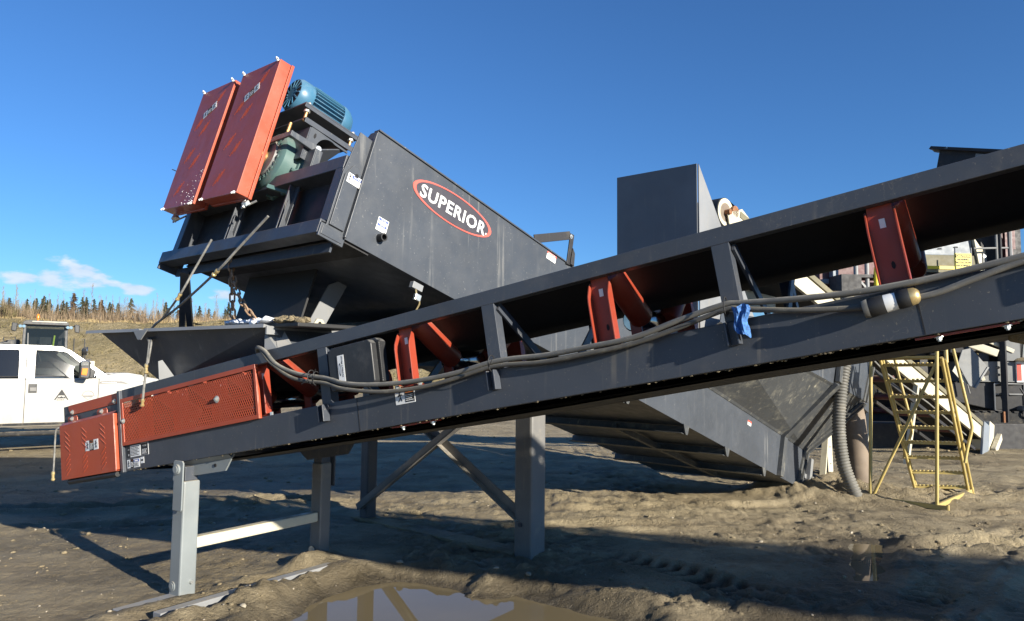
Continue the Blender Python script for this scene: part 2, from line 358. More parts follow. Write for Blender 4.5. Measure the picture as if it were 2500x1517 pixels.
def sticker(T_, sh, w_, h_, items, parent=None, name='warning_sticker', lab=None, base='white'):
    """items: (kind, a0, a1, b0, b1, material or text) in 0..1 of the sticker, b up"""
    b = MB(); sh.rect(b, 0, w_, 0, h_, 0, .0015); o = T_.part(name, b, base, parent, label=lab)
    if parent: parent2 = parent
    else: parent2 = o
    rnd = random.Random(hash((round(w_*1000), len(items))) & 255); by = {}
    for it in items:
        k, a0, a1, b0, b1 = it[:5]; a0 *= w_; a1 *= w_; b0 *= h_; b1 *= h_
        if k == 'r': sh.rect(by.setdefault((it[5], 'printed_field'), MB()), a0, a1, b0, b1, .0012, .0024)
        elif k == 'l': scribble(sh, by.setdefault((it[6] if len(it) > 6 else 'ink', 'small_print'), MB()), a0, a1, b0, b1, it[5], .0025, rnd)
        elif k == 't':
            m_ = by.setdefault((it[6] if len(it) > 6 else 'ink', 'lettering'), MB())
            t = text_mb(sh, it[5], (a0+a1)/2, (b0+b1)/2, a1-a0, b1-b0, .0026, .0008, .01); m_.add(t.v, t.f)
        elif k == 'i':                                     # little figure pictogram: head, body and struck limbs
            m_ = by.setdefault(('ink', 'pictogram'), MB()); cx, cy = (a0+a1)/2, (b0+b1)/2; ww, hh = a1-a0, b1-b0
            sh.disc(m_, cx, b1-hh*.15, hh*.1, hh*.1, .0025, .0032, 10)
            for (x0, y0, x1, y1) in ((.5, .75, .55, .4), (.55, .4, .3, .08), (.55, .4, .75, .1), (.52, .66, .2, .5), (.52, .66, .85, .62)):
                p, q = sh.p(a0+ww*x0, b0+hh*y0, .0028), sh.p(a0+ww*x1, b0+hh*y1, .0028); m_.bar(p, q, hh*.09, .0008, sh.n)
    for (m, nm), mb_ in by.items(): T_.part(nm, mb_, m, parent2)
    return o
def bolt(T_, c, n, r=.012, h=.012, parent=None, mat='zinc', name='bolt', washer=True):
    mb = MB(); c = Vector(c); n = Vector(n).normalized()
    if washer: mb.cyl(c, c+n*.003, r*1.55, n=12)
    mb.cyl(c+n*.003, c+n*h, r, n=6); mb.cyl(c+n*h, c+n*(h+.006), r*.6, n=8)
    return T_.part(name, mb, mat, parent)
# frames: the belt conveyor (x up the belt, y away, z off the belt) and the washer tub (x down the tub)
CF = Frm((-2.35, 5.328, .9251), (.0103, -.1748, -.5724))
TF = Frm((3.80796, 9.8422, .1), (.0064, .3049, .8427))
# ------------------------------------------------------------------ ground
def _h(ix, iy, seed):
    n = (ix*374761393 + iy*668265263 + seed*1442695041).astype(np.int64) & 0xffffffff
    n = ((n ^ (n >> 13))*1274126177) & 0xffffffff
    return ((n ^ (n >> 16)) & 0xffff)/65535.0
def vnoise(x, y, seed=0):
    ix = np.floor(x).astype(np.int64); iy = np.floor(y).astype(np.int64); fx = x-ix; fy = y-iy
    fx = fx*fx*fx*(fx*(fx*6-15)+10); fy = fy*fy*fy*(fy*(fy*6-15)+10)
    a = _h(ix, iy, seed); b = _h(ix+1, iy, seed); c = _h(ix, iy+1, seed); d = _h(ix+1, iy+1, seed)
    return (a+(b-a)*fx)*(1-fy)+(c+(d-c)*fx)*fy-.5
def fbm(x, y, f, o, seed=0, gain=.5):
    r = 0; a = 1
    for i in range(o): r = r+a*vnoise(x*f, y*f, seed+i*17); f *= 2.03; a *= gain
    return r
def sdf(px, py, poly):                              # signed distance, negative inside
    d = np.full(px.shape, 1e9); ins = np.zeros(px.shape, bool); n = len(poly)
    for i in range(n):
        ax, ay = poly[i]; bx, by = poly[(i+1) % n]; ex, ey = bx-ax, by-ay
        t = np.clip(((px-ax)*ex+(py-ay)*ey)/(ex*ex+ey*ey), 0, 1)
        d = np.minimum(d, np.hypot(px-ax-t*ex, py-ay-t*ey))
        c = ((ay > py) != (by > py)) & (px < (bx-ax)*(py-ay)/((by-ay) if by != ay else 1e-9)+ax); ins ^= c
    return np.where(ins, -d, d)
POOL1 = [(-1.75, 4.0), (-1.50, 4.95), (-1.42, 5.42), (-1.18, 5.86), (-.92, 6.02), (-.62, 5.98), (-.44, 5.88), (-.33, 5.62), (-.12, 5.60), (.05, 5.70), (.30, 5.52), (.5, 5.36), (.85, 5.05), (1.3, 4.5), (1.4, 3.9)]
POOL2 = [(3.30, 7.30), (3.62, 7.28), (3.36, 6.75), (3.12, 6.3), (2.92, 6.0), (2.74, 6.0), (2.84, 6.35), (3.04, 6.8)]
POOL3 = [(1.35, 5.02), (2.1, 5.12), (2.4, 4.9), (1.9, 4.4), (1.2, 4.5)]
TRACKS = [((1.9, 4.3), (5.6, 8.0), .36), ((2.9, 4.5), (6.6, 8.1), .34), ((.8, 6.9), (3.0, 4.2), .4), ((3.9, 4.9), (7.2, 7.6), .34)]
MOUNDS = [(-1.5, 6.3, .28, .06), (-1.62, 6.05, .2, .05), (4.05, 9.75, .55, .16), (3.55, 10.1, .5, .13), (4.75, 9.9, .45, .1), (4.9, 9.35, .5, .07), (5.6, 9.6, .6, .08), (-.55, 6.35, .3, .06), (.1, 6.0, .25, .05), (-1.9, 5.35, .18, .05), (.9, 5.6, .3, .05), (4.9, 11.3, .8, .1), (2.0, 8.9, .9, .05), (-3.2, 8.9, 1.2, .05), (0.3, 9.2, 1.2, .06)]
def height(x, y):
    far = np.clip((np.hypot(x, y)-14)/30, 0, 1)
    h = .045*fbm(x, y, .45, 4, 1)
    rough = np.clip(.35+1.3*fbm(x, y, .6, 3, 5), .12, 1)
    # hard, smooth yard at the left and by the conveyor tail, churned mud elsewhere
    smooth = 1/(1+np.exp(((x+2.6)*1.0+(y-5.6)*-.35)*3.0)); rough = rough*(1-.75*smooth)
    cl = np.abs(fbm(x, y, 3.2, 4, 9)); h = h+rough*(.085*(.30-cl)+.045*fbm(x, y, 7, 3, 21, .6)+np.clip((9-y)/3, .1, 1)*.026*fbm(x, y, 22, 3, 33, .6)); h = h+.035*(1-smooth*.7)*fbm(x*.35, y*1.6, 1.4, 3, 91)-.02*np.abs(fbm(x*.6, y*1.8, 4.5, 3, 95))*rough*3
    crumb = np.clip((fbm(x, y, 1.1, 4, 44)-.04)*6, 0, 1)*(1-.8*smooth); h = h+crumb*np.clip((10-y)/3, .3, 1)*(.045*np.clip(fbm(x, y, 7, 3, 47, .62)-.02, -.1, .5)-.02*np.abs(fbm(x, y, 16, 2, 49, .6)))
    h = h+.007*fbm(x, y, 18, 3, 41)
    for (ax, ay), (bx, by), wd in TRACKS:
        ex, ey = bx-ax, by-ay; L = math.hypot(ex, ey); ex /= L; ey /= L
        t = (x-ax)*ex+(y-ay)*ey; s = -(x-ax)*ey+(y-ay)*ex; s = s+.12*fbm(t, t*0+1.5, .5, 2, 3)
        m = np.clip((wd/2-np.abs(s))/.05, 0, 1)*np.clip(t/.5, 0, 1)*np.clip((L-t)/.5, 0, 1)*np.clip(.55+2.2*fbm(x, y, .8, 2, 77), 0, 1)
        lug = np.sin((t+np.abs(s)*.45)*2*math.pi/.15); bars = np.clip(lug*1.6, -1, 1)
        h = h+m*(-.03+.022*bars)+.03*np.exp(-((np.abs(s)-wd/2-.06)/.055)**2)*np.clip(t/.5, 0, 1)*np.clip((L-t)/.5, 0, 1)*np.clip(.5+2*fbm(x, y, 1.2, 2, 78), 0, 1.2)
    for (ax, ay), (bx, by), wd in (((-.6, 7.5), (8.5, 9.0), .30), ((.3, 8.3), (9, 10.4), .3), ((2.2, 6.9), (8.5, 7.5), .34), ((-6, 8.2), (1.5, 9.9), .3), ((-7, 6.9), (-2.7, 7.9), .28)):
        ex, ey = bx-ax, by-ay; L = math.hypot(ex, ey); ex /= L; ey /= L; t = (x-ax)*ex+(y-ay)*ey; s = -(x-ax)*ey+(y-ay)*ex+.25*fbm(t, t*0+ax, .35, 2, 8)
        en = np.clip(t/.8, 0, 1)*np.clip((L-t)/.8, 0, 1)*np.clip(.6+1.6*fbm(x, y, .7, 2, 81), 0, 1)
        h = h+en*(-.045*np.exp(-(s/(wd*.42))**4)+.04*np.exp(-((np.abs(s)-wd*.62)/.07)**2)*(1+1.2*fbm(x, y, 5, 3, 83)))
    for mx, my, r, a in MOUNDS:
        d2 = ((x-mx)**2+(y-my)**2)/(r*r); h = h+a*np.exp(-d2*1.4)*(1+.9*fbm(x, y, 6, 3, 50))
    # bank of squeezed mud along the tail stand's skid
    t = ((x+2.22)*.87+(y-4.87)*1.33)/1.59; s = (-(x+2.22)*1.33+(y-4.87)*.87)/1.59
    h = h+.055*np.exp(-((s+.17)/.10)**2)*np.clip((t+.5)/.3, 0, 1)*np.clip((1.75-t)/.3, 0, 1)*(1+1.1*fbm(x, y, 7, 3, 61))
    h = h+.03*np.exp(-((s-.22)/.09)**2)*np.clip((t+.5)/.3, 0, 1)*np.clip((1.6-t)/.3, 0, 1)
    for poly, zb, kr in ((POOL1, -.085, .38), (POOL2, -.028, .16), (POOL3, -.08, .38)):
        near = (x > -3) & (x < 5) & (y > 3) & (y < 8.5)
        d = np.full(x.shape, 9.0); d[near] = sdf(x[near], y[near], poly)
        d = d+.07*fbm(x, y, 3.5, 3, 70)
        k = np.clip((kr-d)/kr, 0, 1); k = k*k*(3-2*k)
        h = h*(1-.85*k)+k*(zb+.0)*np.clip((.22-d)/.22, 0, 1)+(.02 if kr > .2 else 0)*np.exp(-((d-.26)/.1)**2)
        h = np.where(d < 0, np.minimum(h, zb-.12*np.clip(-d/.4, 0, 1)), h)
    return h*(1-far)
def axis(lo, hi, step, grow, end):
    a = [lo]
    while a[-1] < hi: a.append(a[-1]+step(a[-1]))
    b = [a[-1]]; s = step(a[-1])
    while b[-1] < end: s *= grow; b.append(b[-1]+s)
    return a+b[1:]
ys = [-1500., -400, -100, -30, -8, -2, 1.5, 3.2]+axis(3.75, 13, lambda y: max(.019, .00062*y*y), 1.12, 3500)
xp = axis(0, 4.2, lambda x: .019, 1.022, 8); xq = [xp[-1]]; s_ = xp[-1]-xp[-2]
while xq[-1] < 3500: s_ *= 1.085; xq.append(xq[-1]+s_)
xs = xp+xq[1:]; xs = [-a for a in xs[:0:-1]]+xs
X, Y = np.meshgrid(np.array(xs), np.array(ys)); Zg = height(X, Y)
Zg = np.where(Y > 40, Zg*0-.02, Zg)
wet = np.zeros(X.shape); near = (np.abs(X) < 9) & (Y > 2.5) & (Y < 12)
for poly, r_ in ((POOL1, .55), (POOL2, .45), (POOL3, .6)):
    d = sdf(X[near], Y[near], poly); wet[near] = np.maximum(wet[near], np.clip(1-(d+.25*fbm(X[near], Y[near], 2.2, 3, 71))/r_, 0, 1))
soak_shade = np.clip(1.1-1.0*np.hypot((X-1.6)/3.6, (Y-5.3)/1.75)+1.0*fbm(X, Y, 1.1, 4, 73), 0, .95); soak_shade = np.maximum(soak_shade, np.clip(.42+.5*fbm(X, Y, .8, 4, 74), 0, .6)/(1+np.exp((X+1.6)*3))*(Y < 13))  # damp mud, plus shade painted in where the conveyor and left shadows fall
wet = np.maximum(wet, soak_shade)
ny, nx = X.shape
me = bpy.data.meshes.new('ground'); nv = nx*ny
me.vertices.add(nv); me.vertices.foreach_set('co', np.stack([X, Y, Zg], -1).astype(np.float32).ravel())
ii = (np.arange(ny-1)[:, None]*nx+np.arange(nx-1)[None]).ravel(); q = np.stack([ii, ii+1, ii+nx+1, ii+nx], 1).astype(np.int32)
me.loops.add(q.size); me.loops.foreach_set('vertex_index', q.ravel()); me.polygons.add(len(q))
me.polygons.foreach_set('loop_start', np.arange(len(q), dtype=np.int32)*4); me.polygons.foreach_set('use_smooth', np.ones(len(q), bool)); me.update(calc_edges=True)
at = me.attributes.new('wet', 'FLOAT', 'POINT'); at.data.foreach_set('value', wet.astype(np.float32).ravel())  # carries pool damp and painted-in shade to the mud colour
def mud(name, a, b, c, wet=.5, bumpk=.85):
    s = NT(name)
    n1 = s.noise(.55, 6, .62); n2 = s.noise(5, 7, .68); n3 = s.noise(60, 4, .65); n4 = s.noise(230, 2)
    col = s.mix(s.ramp(n1, .36, .66), a, b); col = s.mix(s.math('MULTIPLY', s.ramp(n2, .42, .72), .75), col, c)
    sepz = s.n('ShaderNodeSeparateXYZ'); s.t.links.new(s.geo.outputs['Position'], sepz.inputs[0])
    low = s.ramp(sepz.outputs[2], -.075, -.01, 1, 0)                # soaked near the water line
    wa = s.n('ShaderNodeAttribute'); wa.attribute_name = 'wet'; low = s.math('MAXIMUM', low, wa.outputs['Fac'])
    wet_shade_mask = s.math('MAXIMUM', low, s.math('MULTIPLY', s.ramp(s.noise(.9, 5, .6), .52, .66), wet))
    dk = s.mix(wet_shade_mask, col, tuple(x*.26 for x in b))
    gr = s.ramp(n4, .66, .74); dk = s.mix(s.math('MULTIPLY', gr, .5), dk, (.46, .42, .35))
    dk = s.mix(s.math('MULTIPLY', s.ramp(n3, .3, .7), .35), dk, tuple(x*.6 for x in b))
    s.set(base=dk, rough=s.math('SUBTRACT', .92, s.math('MULTIPLY', wet_shade_mask, .42)), spec=.35)
    h = s.math('ADD', s.math('MULTIPLY', n3, .7), s.math('MULTIPLY', n4, .35)); h = s.math('ADD', h, s.math('MULTIPLY', n2, 1.3))
    rid = s.math('ABSOLUTE', s.math('SUBTRACT', s.noise(9, 7, .7, (1, 1, 1), None, .4), .5)); pm = s.ramp(s.noise(1.4, 5, .65), .44, .58, .12, 1)
    h = s.math('ADD', h, s.math('MULTIPLY', s.math('MULTIPLY', rid, pm), -9.0))
    s.bump(h, bumpk, .03)
    return s.m
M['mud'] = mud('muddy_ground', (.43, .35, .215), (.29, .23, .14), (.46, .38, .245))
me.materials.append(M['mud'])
g = bpy.data.objects.new('ground', me); COL.objects.link(g); tag(g, 'churned brown mud of the gravel yard with tyre tracks', kind='structure')

def water(name, lab, poly, z, grow=.35):
    s = NT(name+'_water')
    s.set(base=s.mix(s.ramp(s.noise(1.2, 4), .3, .7), (.175, .14, .082), (.155, .125, .075)), rough=.015, ior=1.33, spec=.5)
    s.bump(s.noise(2.2, 2), .012, .02)
    cx = sum(p[0] for p in poly)/len(poly); cy = sum(p[1] for p in poly)/len(poly); mb = MB()
    pts = []
    for p in poly:
        d = math.hypot(p[0]-cx, p[1]-cy); k = (d+grow)/d; pts.append((cx+(p[0]-cx)*k, cy+(p[1]-cy)*k, z))
    mb.add(pts, [tuple(range(len(pts)))]); o = obj(name, mesh(name, mb, s.m)); tag(o, lab, kind='structure'); return o
water('puddle', 'brown rain puddle reflecting sky in front of the steel column', POOL1, -.088, .12)
water('puddle', 'narrow puddle between tyre ruts reflecting the rusty pipe', POOL2, -.034, .04)
water('puddle', 'small shaded puddle at the front edge of the mud', POOL3, -.085, .05)

# clods and gravel
rng = np.random.default_rng(5)
ico = np.array([(-1, 1.618, 0), (1, 1.618, 0), (-1, -1.618, 0), (1, -1.618, 0), (0, -1, 1.618), (0, 1, 1.618), (0, -1, -1.618), (0, 1, -1.618), (1.618, 0, -1), (1.618, 0, 1), (-1.618, 0, -1), (-1.618, 0, 1)])/1.9
icf = np.array(ICO)
def scatter(name, lab, n, rfun, mat, zone, flatn=.65, thr=-.05, seed=3):
    y = 3.9*np.exp(rng.random(n*3)*math.log(zone/3.9)); x = (rng.random(n*3)-.5)*1.55*y
    keep = fbm(x, y, .9, 3, seed) > thr
    for poly in (POOL1, POOL2, POOL3): keep &= sdf(x, y, poly) > .06
    x = x[keep][:n]; y = y[keep][:n]; n = len(x); r = rfun(n, y)
    V = ico[None]*(1+(rng.random((n, 12, 1))-.5)*.7)*r[:, None, None]*(np.array([1, 1, flatn])*(1+(rng.random((n, 1, 3))-.5)*.6))
    a = rng.random(n)*6.28; c, s_ = np.cos(a)[:, None], np.sin(a)[:, None]
    Vx = V[..., 0]*c-V[..., 1]*s_; Vy = V[..., 0]*s_+V[..., 1]*c
    V = np.stack([Vx+x[:, None], Vy+y[:, None], V[..., 2]+(height(x, y)+r*.12)[:, None]], -1).reshape(-1, 3)
    F = (icf[None]+np.arange(n)[:, None, None]*12).reshape(-1, 3)
    me = bpy.data.meshes.new(name); me.vertices.add(len(V)); me.vertices.foreach_set('co', V.astype(np.float32).ravel())
    me.loops.add(F.size); me.loops.foreach_set('vertex_index', F.astype(np.int32).ravel()); me.polygons.add(len(F))
    me.polygons.foreach_set('loop_start', np.arange(len(F), dtype=np.int32)*3); me.update(calc_edges=True); me.materials.append(mat)
    o = bpy.data.objects.new(name, me); COL.objects.link(o); tag(o, lab, kind='stuff'); return o
scatter('mud_clods', 'loose clods of brown mud thrown up over the yard', 1500, lambda n, y: (.005+.022*rng.random(n)**4)*(.75+y*.05), M['mud'], 20, .6, .0, 3)
M['pebble'] = flat('gravel_stone', (.29, .25, .19), .85, var=.55, sc=14)
scatter('gravel', 'fine gravel strewn over the packed mud', 800, lambda n, y: (.004+.009*rng.random(n)**2)*(.7+y*.06), M['pebble'], 16, .6, -.12, 8)
# single stones one can pick out
sm = []
for i in range(5):
    mb = MB(); rr = random.Random(i); mb.lump((0, 0, 0), 1, (1, .8, .62), rr, .22)
    m_ = mesh('stone', mb, flat('pale_stone', (.32, .28, .21), .75, var=.25, sc=9) if i == 0 else sm[0].materials[0], smooth=50); sm.append(m_)
spots = [(-3.75+i*.105+random.uniform(-.06, .06), 8.05+random.uniform(-.5, .5)) for i in range(13)]+[(-2.4+random.uniform(-.3, .3), 8.3+random.uniform(-.4, .4)) for i in range(4)]+[(random.uniform(.3, 5), random.uniform(6.3, 9.6)) for i in range(5)]+[(-.9, 6.22), (-.1, 5.95), (.15, 5.86), (-1.75, 5.0), (-2.6, 4.95)]
for i, (x, y) in enumerate(spots):
    o = obj('stone', sm[i % 5]); r = random.uniform(.016, .034); o.scale = (r, r*random.uniform(.7, 1), r*.8); o.rotation_euler = (0, 0, random.uniform(0, 6))
    o.location = (x, y, float(height(np.array([x]), np.array([y]))[0])+r*.25); tag(o, 'pale fist-sized stone lying on the muddy ground', 'stone', 'pale stones lying on the mud')

# ------------------------------------------------------------------ embankment, brush and trees
ex = np.linspace(-150, 150, 301); et = np.concatenate([np.linspace(0, 1, 34), np.linspace(1.1, 6, 16)])
EX, ET = np.meshgrid(ex, et)
def bank(x, t):
    y0 = 47+3*vnoise(x*.05, x*0+2., 4)*2; yt = 62+4*vnoise(x*.06, x*0+7., 6)
    tt = np.clip(t, 0, 1); y = y0+(yt-y0)*tt+np.clip(t-1, 0, 9)*28
    prof = np.clip(tt*1.12-.03, 0, 1)**.9
    top = 5.25+.5*vnoise(x*.09, x*0+3, 9)+1.0*np.clip(-(x+38)/20, 0, .5)
    z = prof*top+np.clip(t-1, 0, 9)*.28
    gul = (np.abs(fbm(x+tt*4, tt*1.6, .45, 5, 12))*2.4-.5)*np.clip(tt*(1.15-tt)*4, 0, 1)
    return y+gul*1.6, z+.25*fbm(x, y, .35, 4, 15)+gul*.35
EY, EZ = bank(EX, ET); EZ[0] = -.3
me = bpy.data.meshes.new('embankment'); ny, nx = EX.shape
me.vertices.add(nx*ny); me.vertices.foreach_set('co', np.stack([EX, EY, EZ], -1).astype(np.float32).ravel())
ii = (np.arange(ny-1)[:, None]*nx+np.arange(nx-1)[None]).ravel(); q = np.stack([ii, ii+1, ii+nx+1, ii+nx], 1).astype(np.int32)
me.loops.add(q.size); me.loops.foreach_set('vertex_index', q.ravel()); me.polygons.add(len(q))
me.polygons.foreach_set('loop_start', np.arange(len(q), dtype=np.int32)*4); me.polygons.foreach_set('use_smooth', np.ones(len(q), bool)); me.update(calc_edges=True)
s = NT('gravel_bank'); n1 = s.noise(.22, 7, .65, (1, 1, .5)); n2 = s.noise(1.3, 7, .7); n3 = s.noise(7, 4, .7)
c = s.mix(s.ramp(n1, .35, .65), (.54, .43, .24), (.32, .26, .13)); c = s.mix(s.math('MULTIPLY', s.ramp(n2, .5, .7), .8), c, (.60, .50, .32))
c = s.mix(s.math('MULTIPLY', s.ramp(n3, .52, .66), .55), c, (.13, .105, .06)); s.set(base=c, rough=.95, spec=.2); s.bump(s.math('ADD', n2, s.math('MULTIPLY', n3, .5)), 1.0, .9)
me.materials.append(s.m); o = bpy.data.objects.new('embankment', me); COL.objects.link(o); tag(o, 'cut earth bank with dry grass behind the yard', kind='structure')
def topz(x, t=1.15):
    y, z = bank(np.array([x]), np.array([t])); return float(y[0]), float(z[0])
M['bark'] = flat('grey_bark', (.27, .225, .17), .9, var=.3, sc=8)
M['twig'] = flat('brown_twigs', (.24, .175, .11), .9, var=.35, sc=3)
M['straw'] = flat('dry_grass_straw', (.40, .30, .15), .9, var=.3, sc=2)
M['needle'] = flat('spruce_needles', (.05, .058, .03), .9, var=.45, sc=3)
M['needle2'] = flat('browned_needles', (.12, .075, .04), .9, var=.4, sc=3)
M['olivebush'] = flat('olive_scrub', (.14, .115, .05), .9, var=.4, sc=2)
def spruce_meshes(seed, brown):
    rr = random.Random(seed); tr = MB(); tr.cyl((0, 0, -.3), (rr.uniform(-.02, .02), 0, 1), .022, .004, 6); cr = MB()
    n = 26
    for i in range(n):
        z = .08+.9*i/n; rad = (.27*(1-i/n)**.85+.02)*rr.uniform(.7, 1.25)
        for k in range(rr.randint(7, 10)):
            if rr.random() < .12: continue
            a = rr.uniform(0, 6.283); L = rad*rr.uniform(.55, 1.2); dz = -L*rr.uniform(.15, .55)+.01
            p0 = Vector((0, 0, z)); p1 = Vector((math.cos(a)*L, math.sin(a)*L, z+dz)); sd = Vector((-math.sin(a), math.cos(a), 0))
            for j in range(3):
                f0, f1 = j/3, (j+1)/3+.08; wq = rr.uniform(.018, .034)*(1.15-f0*.6)
                b = p0.lerp(p1, f0); e = p0.lerp(p1, min(f1, 1)); dr = Vector((0, 0, -rr.uniform(.008, .03)))
                cr.add([b+sd*wq+dr, b-sd*wq+dr*.3, e+dr*.5+Vector((0, 0, .012))], [(0, 1, 2)])
                cr.add([b+Vector((0, 0, .012)), e+sd*wq*.6+dr*2, e-sd*wq*.5+dr], [(0, 1, 2)])
    return mesh('crown', cr, 'needle2' if brown else 'needle', recalc=False), mesh('trunk', tr, 'bark')
SPR = [spruce_meshes(i, i == 3) for i in range(4)]
def tree(kind, name, x, y, z, h, lab, group, variants, wide=1.0):
    o = bpy.data.objects.new(name, None); COL.objects.link(o); o.location = (x, y, z); o.scale = (h*wide, h*wide, h); o.rotation_euler = (0, 0, random.uniform(0, 6.28)); tag(o, lab, 'tree', group)
    cr, tr = random.choice(variants) if kind is None else variants[kind]
    obj('crown', cr, o); obj('trunk', tr, o); return o
def hz(px): return 905+.0105*(px-1250)
def pix_tree(px, ytop, D):
    x = (px-1250)/1800*D; zt = 1.6+(hz(px)-ytop)/1800*D; return x, zt
SPL = [(2, 728, 76), (18, 724, 70, 1.3), (62, 727, 74), (79, 731, 80), (85, 725, 78), (103, 719, 72), (118, 728, 80, .9), (137, 741, 84), (146, 740, 85), (197, 722, 72), (207, 722, 76), (226, 727, 78), (240, 734, 80), (249, 744, 82), (265, 735, 76), (345, 757, 88), (352, 761, 86), (402, 734, 78), (438, 730, 80, .8), (384, 756, 84), (480, 762, 90), (520, 764, 90), (556, 735, 80), (548, 752, 84)]
ORD = 'first second third fourth fifth sixth seventh eighth ninth tenth eleventh twelfth thirteenth fourteenth fifteenth sixteenth seventeenth eighteenth nineteenth twentieth twenty-first twenty-second twenty-third twenty-fourth twenty-fifth twenty-sixth twenty-seventh twenty-eighth twenty-ninth thirtieth'.split()
rank = lambda v, L: ORD[sorted(L).index(v)]
SPX = [t[0] for t in SPL]+[176, 317]
for i, t in enumerate(SPL):
    px, yt, D = t[:3]; x, zt = pix_tree(px, yt, D); D = 62+(D-62)*.45; x, zt = pix_tree(px, yt, D); tb = max(1.05, (D-62)/28+1.0); z = topz(x, tb)[1]-.2
    tree(i % 3, 'spruce_tree', x, D, z, max(1.2, zt-z), rank(px, SPX)+' spruce from the left edge, its dark tip clear above the brush', 'dark spruces along the bank top', SPR, t[3] if len(t) > 3 else 1)
for i in range(26):
    px = random.uniform(-40, 640); D = random.uniform(66, 76); x = (px-1250)/1800*D; z = topz(x, max(1.05, (D-62)/28+1))[1]-.2
    tree(i % 4, 'spruce_tree', x, D, z, random.uniform(1.5, 2.7), 'short dark spruce half hidden in the scrub on the bank', 'short spruces in the scrub', SPR, 1.1)
x, zt = pix_tree(176, 712, 70); z = topz(x, 1.28)[1]-.2
tree(3, 'spruce_tree', x, 70, z, zt-z, 'tallest spruce on the bank, broad with a brown club-shaped top', None, SPR, 1.25)
x, zt = pix_tree(317, 725, 72); z = topz(x, 1.35)[1]-.2
tree(0, 'spruce_tree', x, 72, z, zt-z, 'lone greener spruce with a pale trunk before it, right of the other big spruces', None, SPR, 1.15)
def birch(seed):
    rr = random.Random(100+seed); tr = MB(); cr = MB()
    pts = [(0, 0, -.2)]; x = y = 0
    for k in range(1, 7): x += rr.uniform(-.012, .012); y += rr.uniform(-.012, .012); pts.append((x, y, k/6))
    tr.tube(pts, [.010, .009, .0078, .0062, .0045, .003, .0015], 5)
    for i in range(30):
        t = rr.uniform(.28, .98); k = min(5, int(t*6)); a = Vector(pts[k+0]).lerp(Vector(pts[k+1]), t*6-k) if k+1 < len(pts) else Vector(pts[-1])
        an = rr.uniform(0, 6.28); L = rr.uniform(.06, .2)*(1.15-t*.8); d = Vector((math.cos(an)*.5, math.sin(an)*.5, rr.uniform(.75, 1.1))).normalized()
        p = [a, a+d*L*.55, a+d*L+Vector((0, 0, L*.18))]
        cr.tube(p, [.0026, .0018, .0006], 3)
        for j in range(3):
            s0 = p[1].lerp(p[2], rr.random()); an2 = rr.uniform(0, 6.28); d2 = (d+Vector((math.cos(an2), math.sin(an2), .4))*.7).normalized(); cr.tube([s0, s0+d2*L*.45], [.0012, .0005], 3)
    return mesh('crown', cr, 'twig', recalc=False), mesh('trunk', tr, 'bark', recalc=False)
BIR = [birch(i) for i in range(6)]
BL = [(35, 697), (151, 712), (137, 716), (218, 694), (270, 722), (290, 738), (302, 726), (372, 730), (380, 716), (392, 742), (455, 720), (462, 735), (308, 752), (350, 742), (430, 742), (500, 738), (530, 742), (570, 730), (585, 722), (600, 735), (240, 752), (120, 752), (95, 748), (70, 752), (42, 735), (330, 748), (415, 752), (475, 745), (545, 748)]
for px, yt in sorted(set(BL)):
    D = random.uniform(66, 82); x, zt = pix_tree(px, yt, D); z = topz(x, max(1.05, (D-62)/28+1))[1]-.1
    tree(random.randrange(6), 'birch_tree', x, D, z, max(2, zt-z), rank(px, [q[0] for q in BL])+' tall bare birch from the left, its thin tip standing against the sky', 'bare birches along the bank top', BIR, random.uniform(.8, 1.3))
for i in range(70):
    D = random.uniform(63.5, 84); px = random.uniform(-60, 640) if i < 50 else random.uniform(-400, 1500); x = (px-1250)/1800*D; z = topz(x, max(1.02, (D-62)/28+1))[1]-.1
    tree(random.randrange(6), 'birch_tree', x, D, z, random.uniform(2.0, 3.3), 'thin leafless birch on top of the earth bank', 'bare birches along the bank top', BIR, random.uniform(.8, 1.4))
def brush(name, lab, n, mat, hl, hh, t0, t1, wd, lean, x0=-95, x1=60, seed=1):
    rg = np.random.default_rng(seed); x = rg.uniform(x0, x1, n); t = t0+(t1-t0)*rg.random(n)**1.4; y, z = bank(x, t)
    h = rg.uniform(hl, hh, n)*(.55+.9*np.clip(.5+2*fbm(x, y, .25, 2, seed+4), 0, 1)); an = rg.uniform(0, 6.28, n); w_ = wd*rg.uniform(.5, 1.4, n)
    lx = rg.normal(0, lean, n)*h; ly = rg.normal(0, lean, n)*h; c, s_ = np.cos(an)*w_, np.sin(an)*w_
    V = np.stack([np.stack([x-c, y-s_, z-.1], -1), np.stack([x+c, y+s_, z-.1], -1), np.stack([x+lx, y+ly, z+h], -1)], 1).reshape(-1, 3); F = np.arange(n*3).reshape(-1, 3)
    me = bpy.data.meshes.new(name); me.vertices.add(len(V)); me.vertices.foreach_set('co', V.astype(np.float32).ravel()); me.loops.add(F.size); me.loops.foreach_set('vertex_index', F.astype(np.int32).ravel())
    me.polygons.add(len(F)); me.polygons.foreach_set('loop_start', np.arange(len(F), dtype=np.int32)*3); me.update(calc_edges=True); me.materials.append(M[mat]); o = bpy.data.objects.new(name, me); COL.objects.link(o); tag(o, lab, kind='stuff')
brush('brush', 'leafless brown scrub crowding the top of the bank', 90000, 'twig', .45, 1.5, 1.0, 1.9, .017, .22, seed=1)
brush('olive_scrub', 'olive scrub bushes at the left end of the bank', 9000, 'olivebush', .5, 1.5, 1.0, 1.45, .045, .3, x0=-95, x1=-42, seed=2)
brush('weeds', 'low dry weeds dotted over the face of the bank', 7000, 'olivebush', .08, .28, .12, .98, .07, .5, seed=6)
brush('dry_grass', 'straw coloured grass along the lip and face of the bank', 20000, 'straw', .12, .32, .93, 1.1, .022, .5, seed=3)
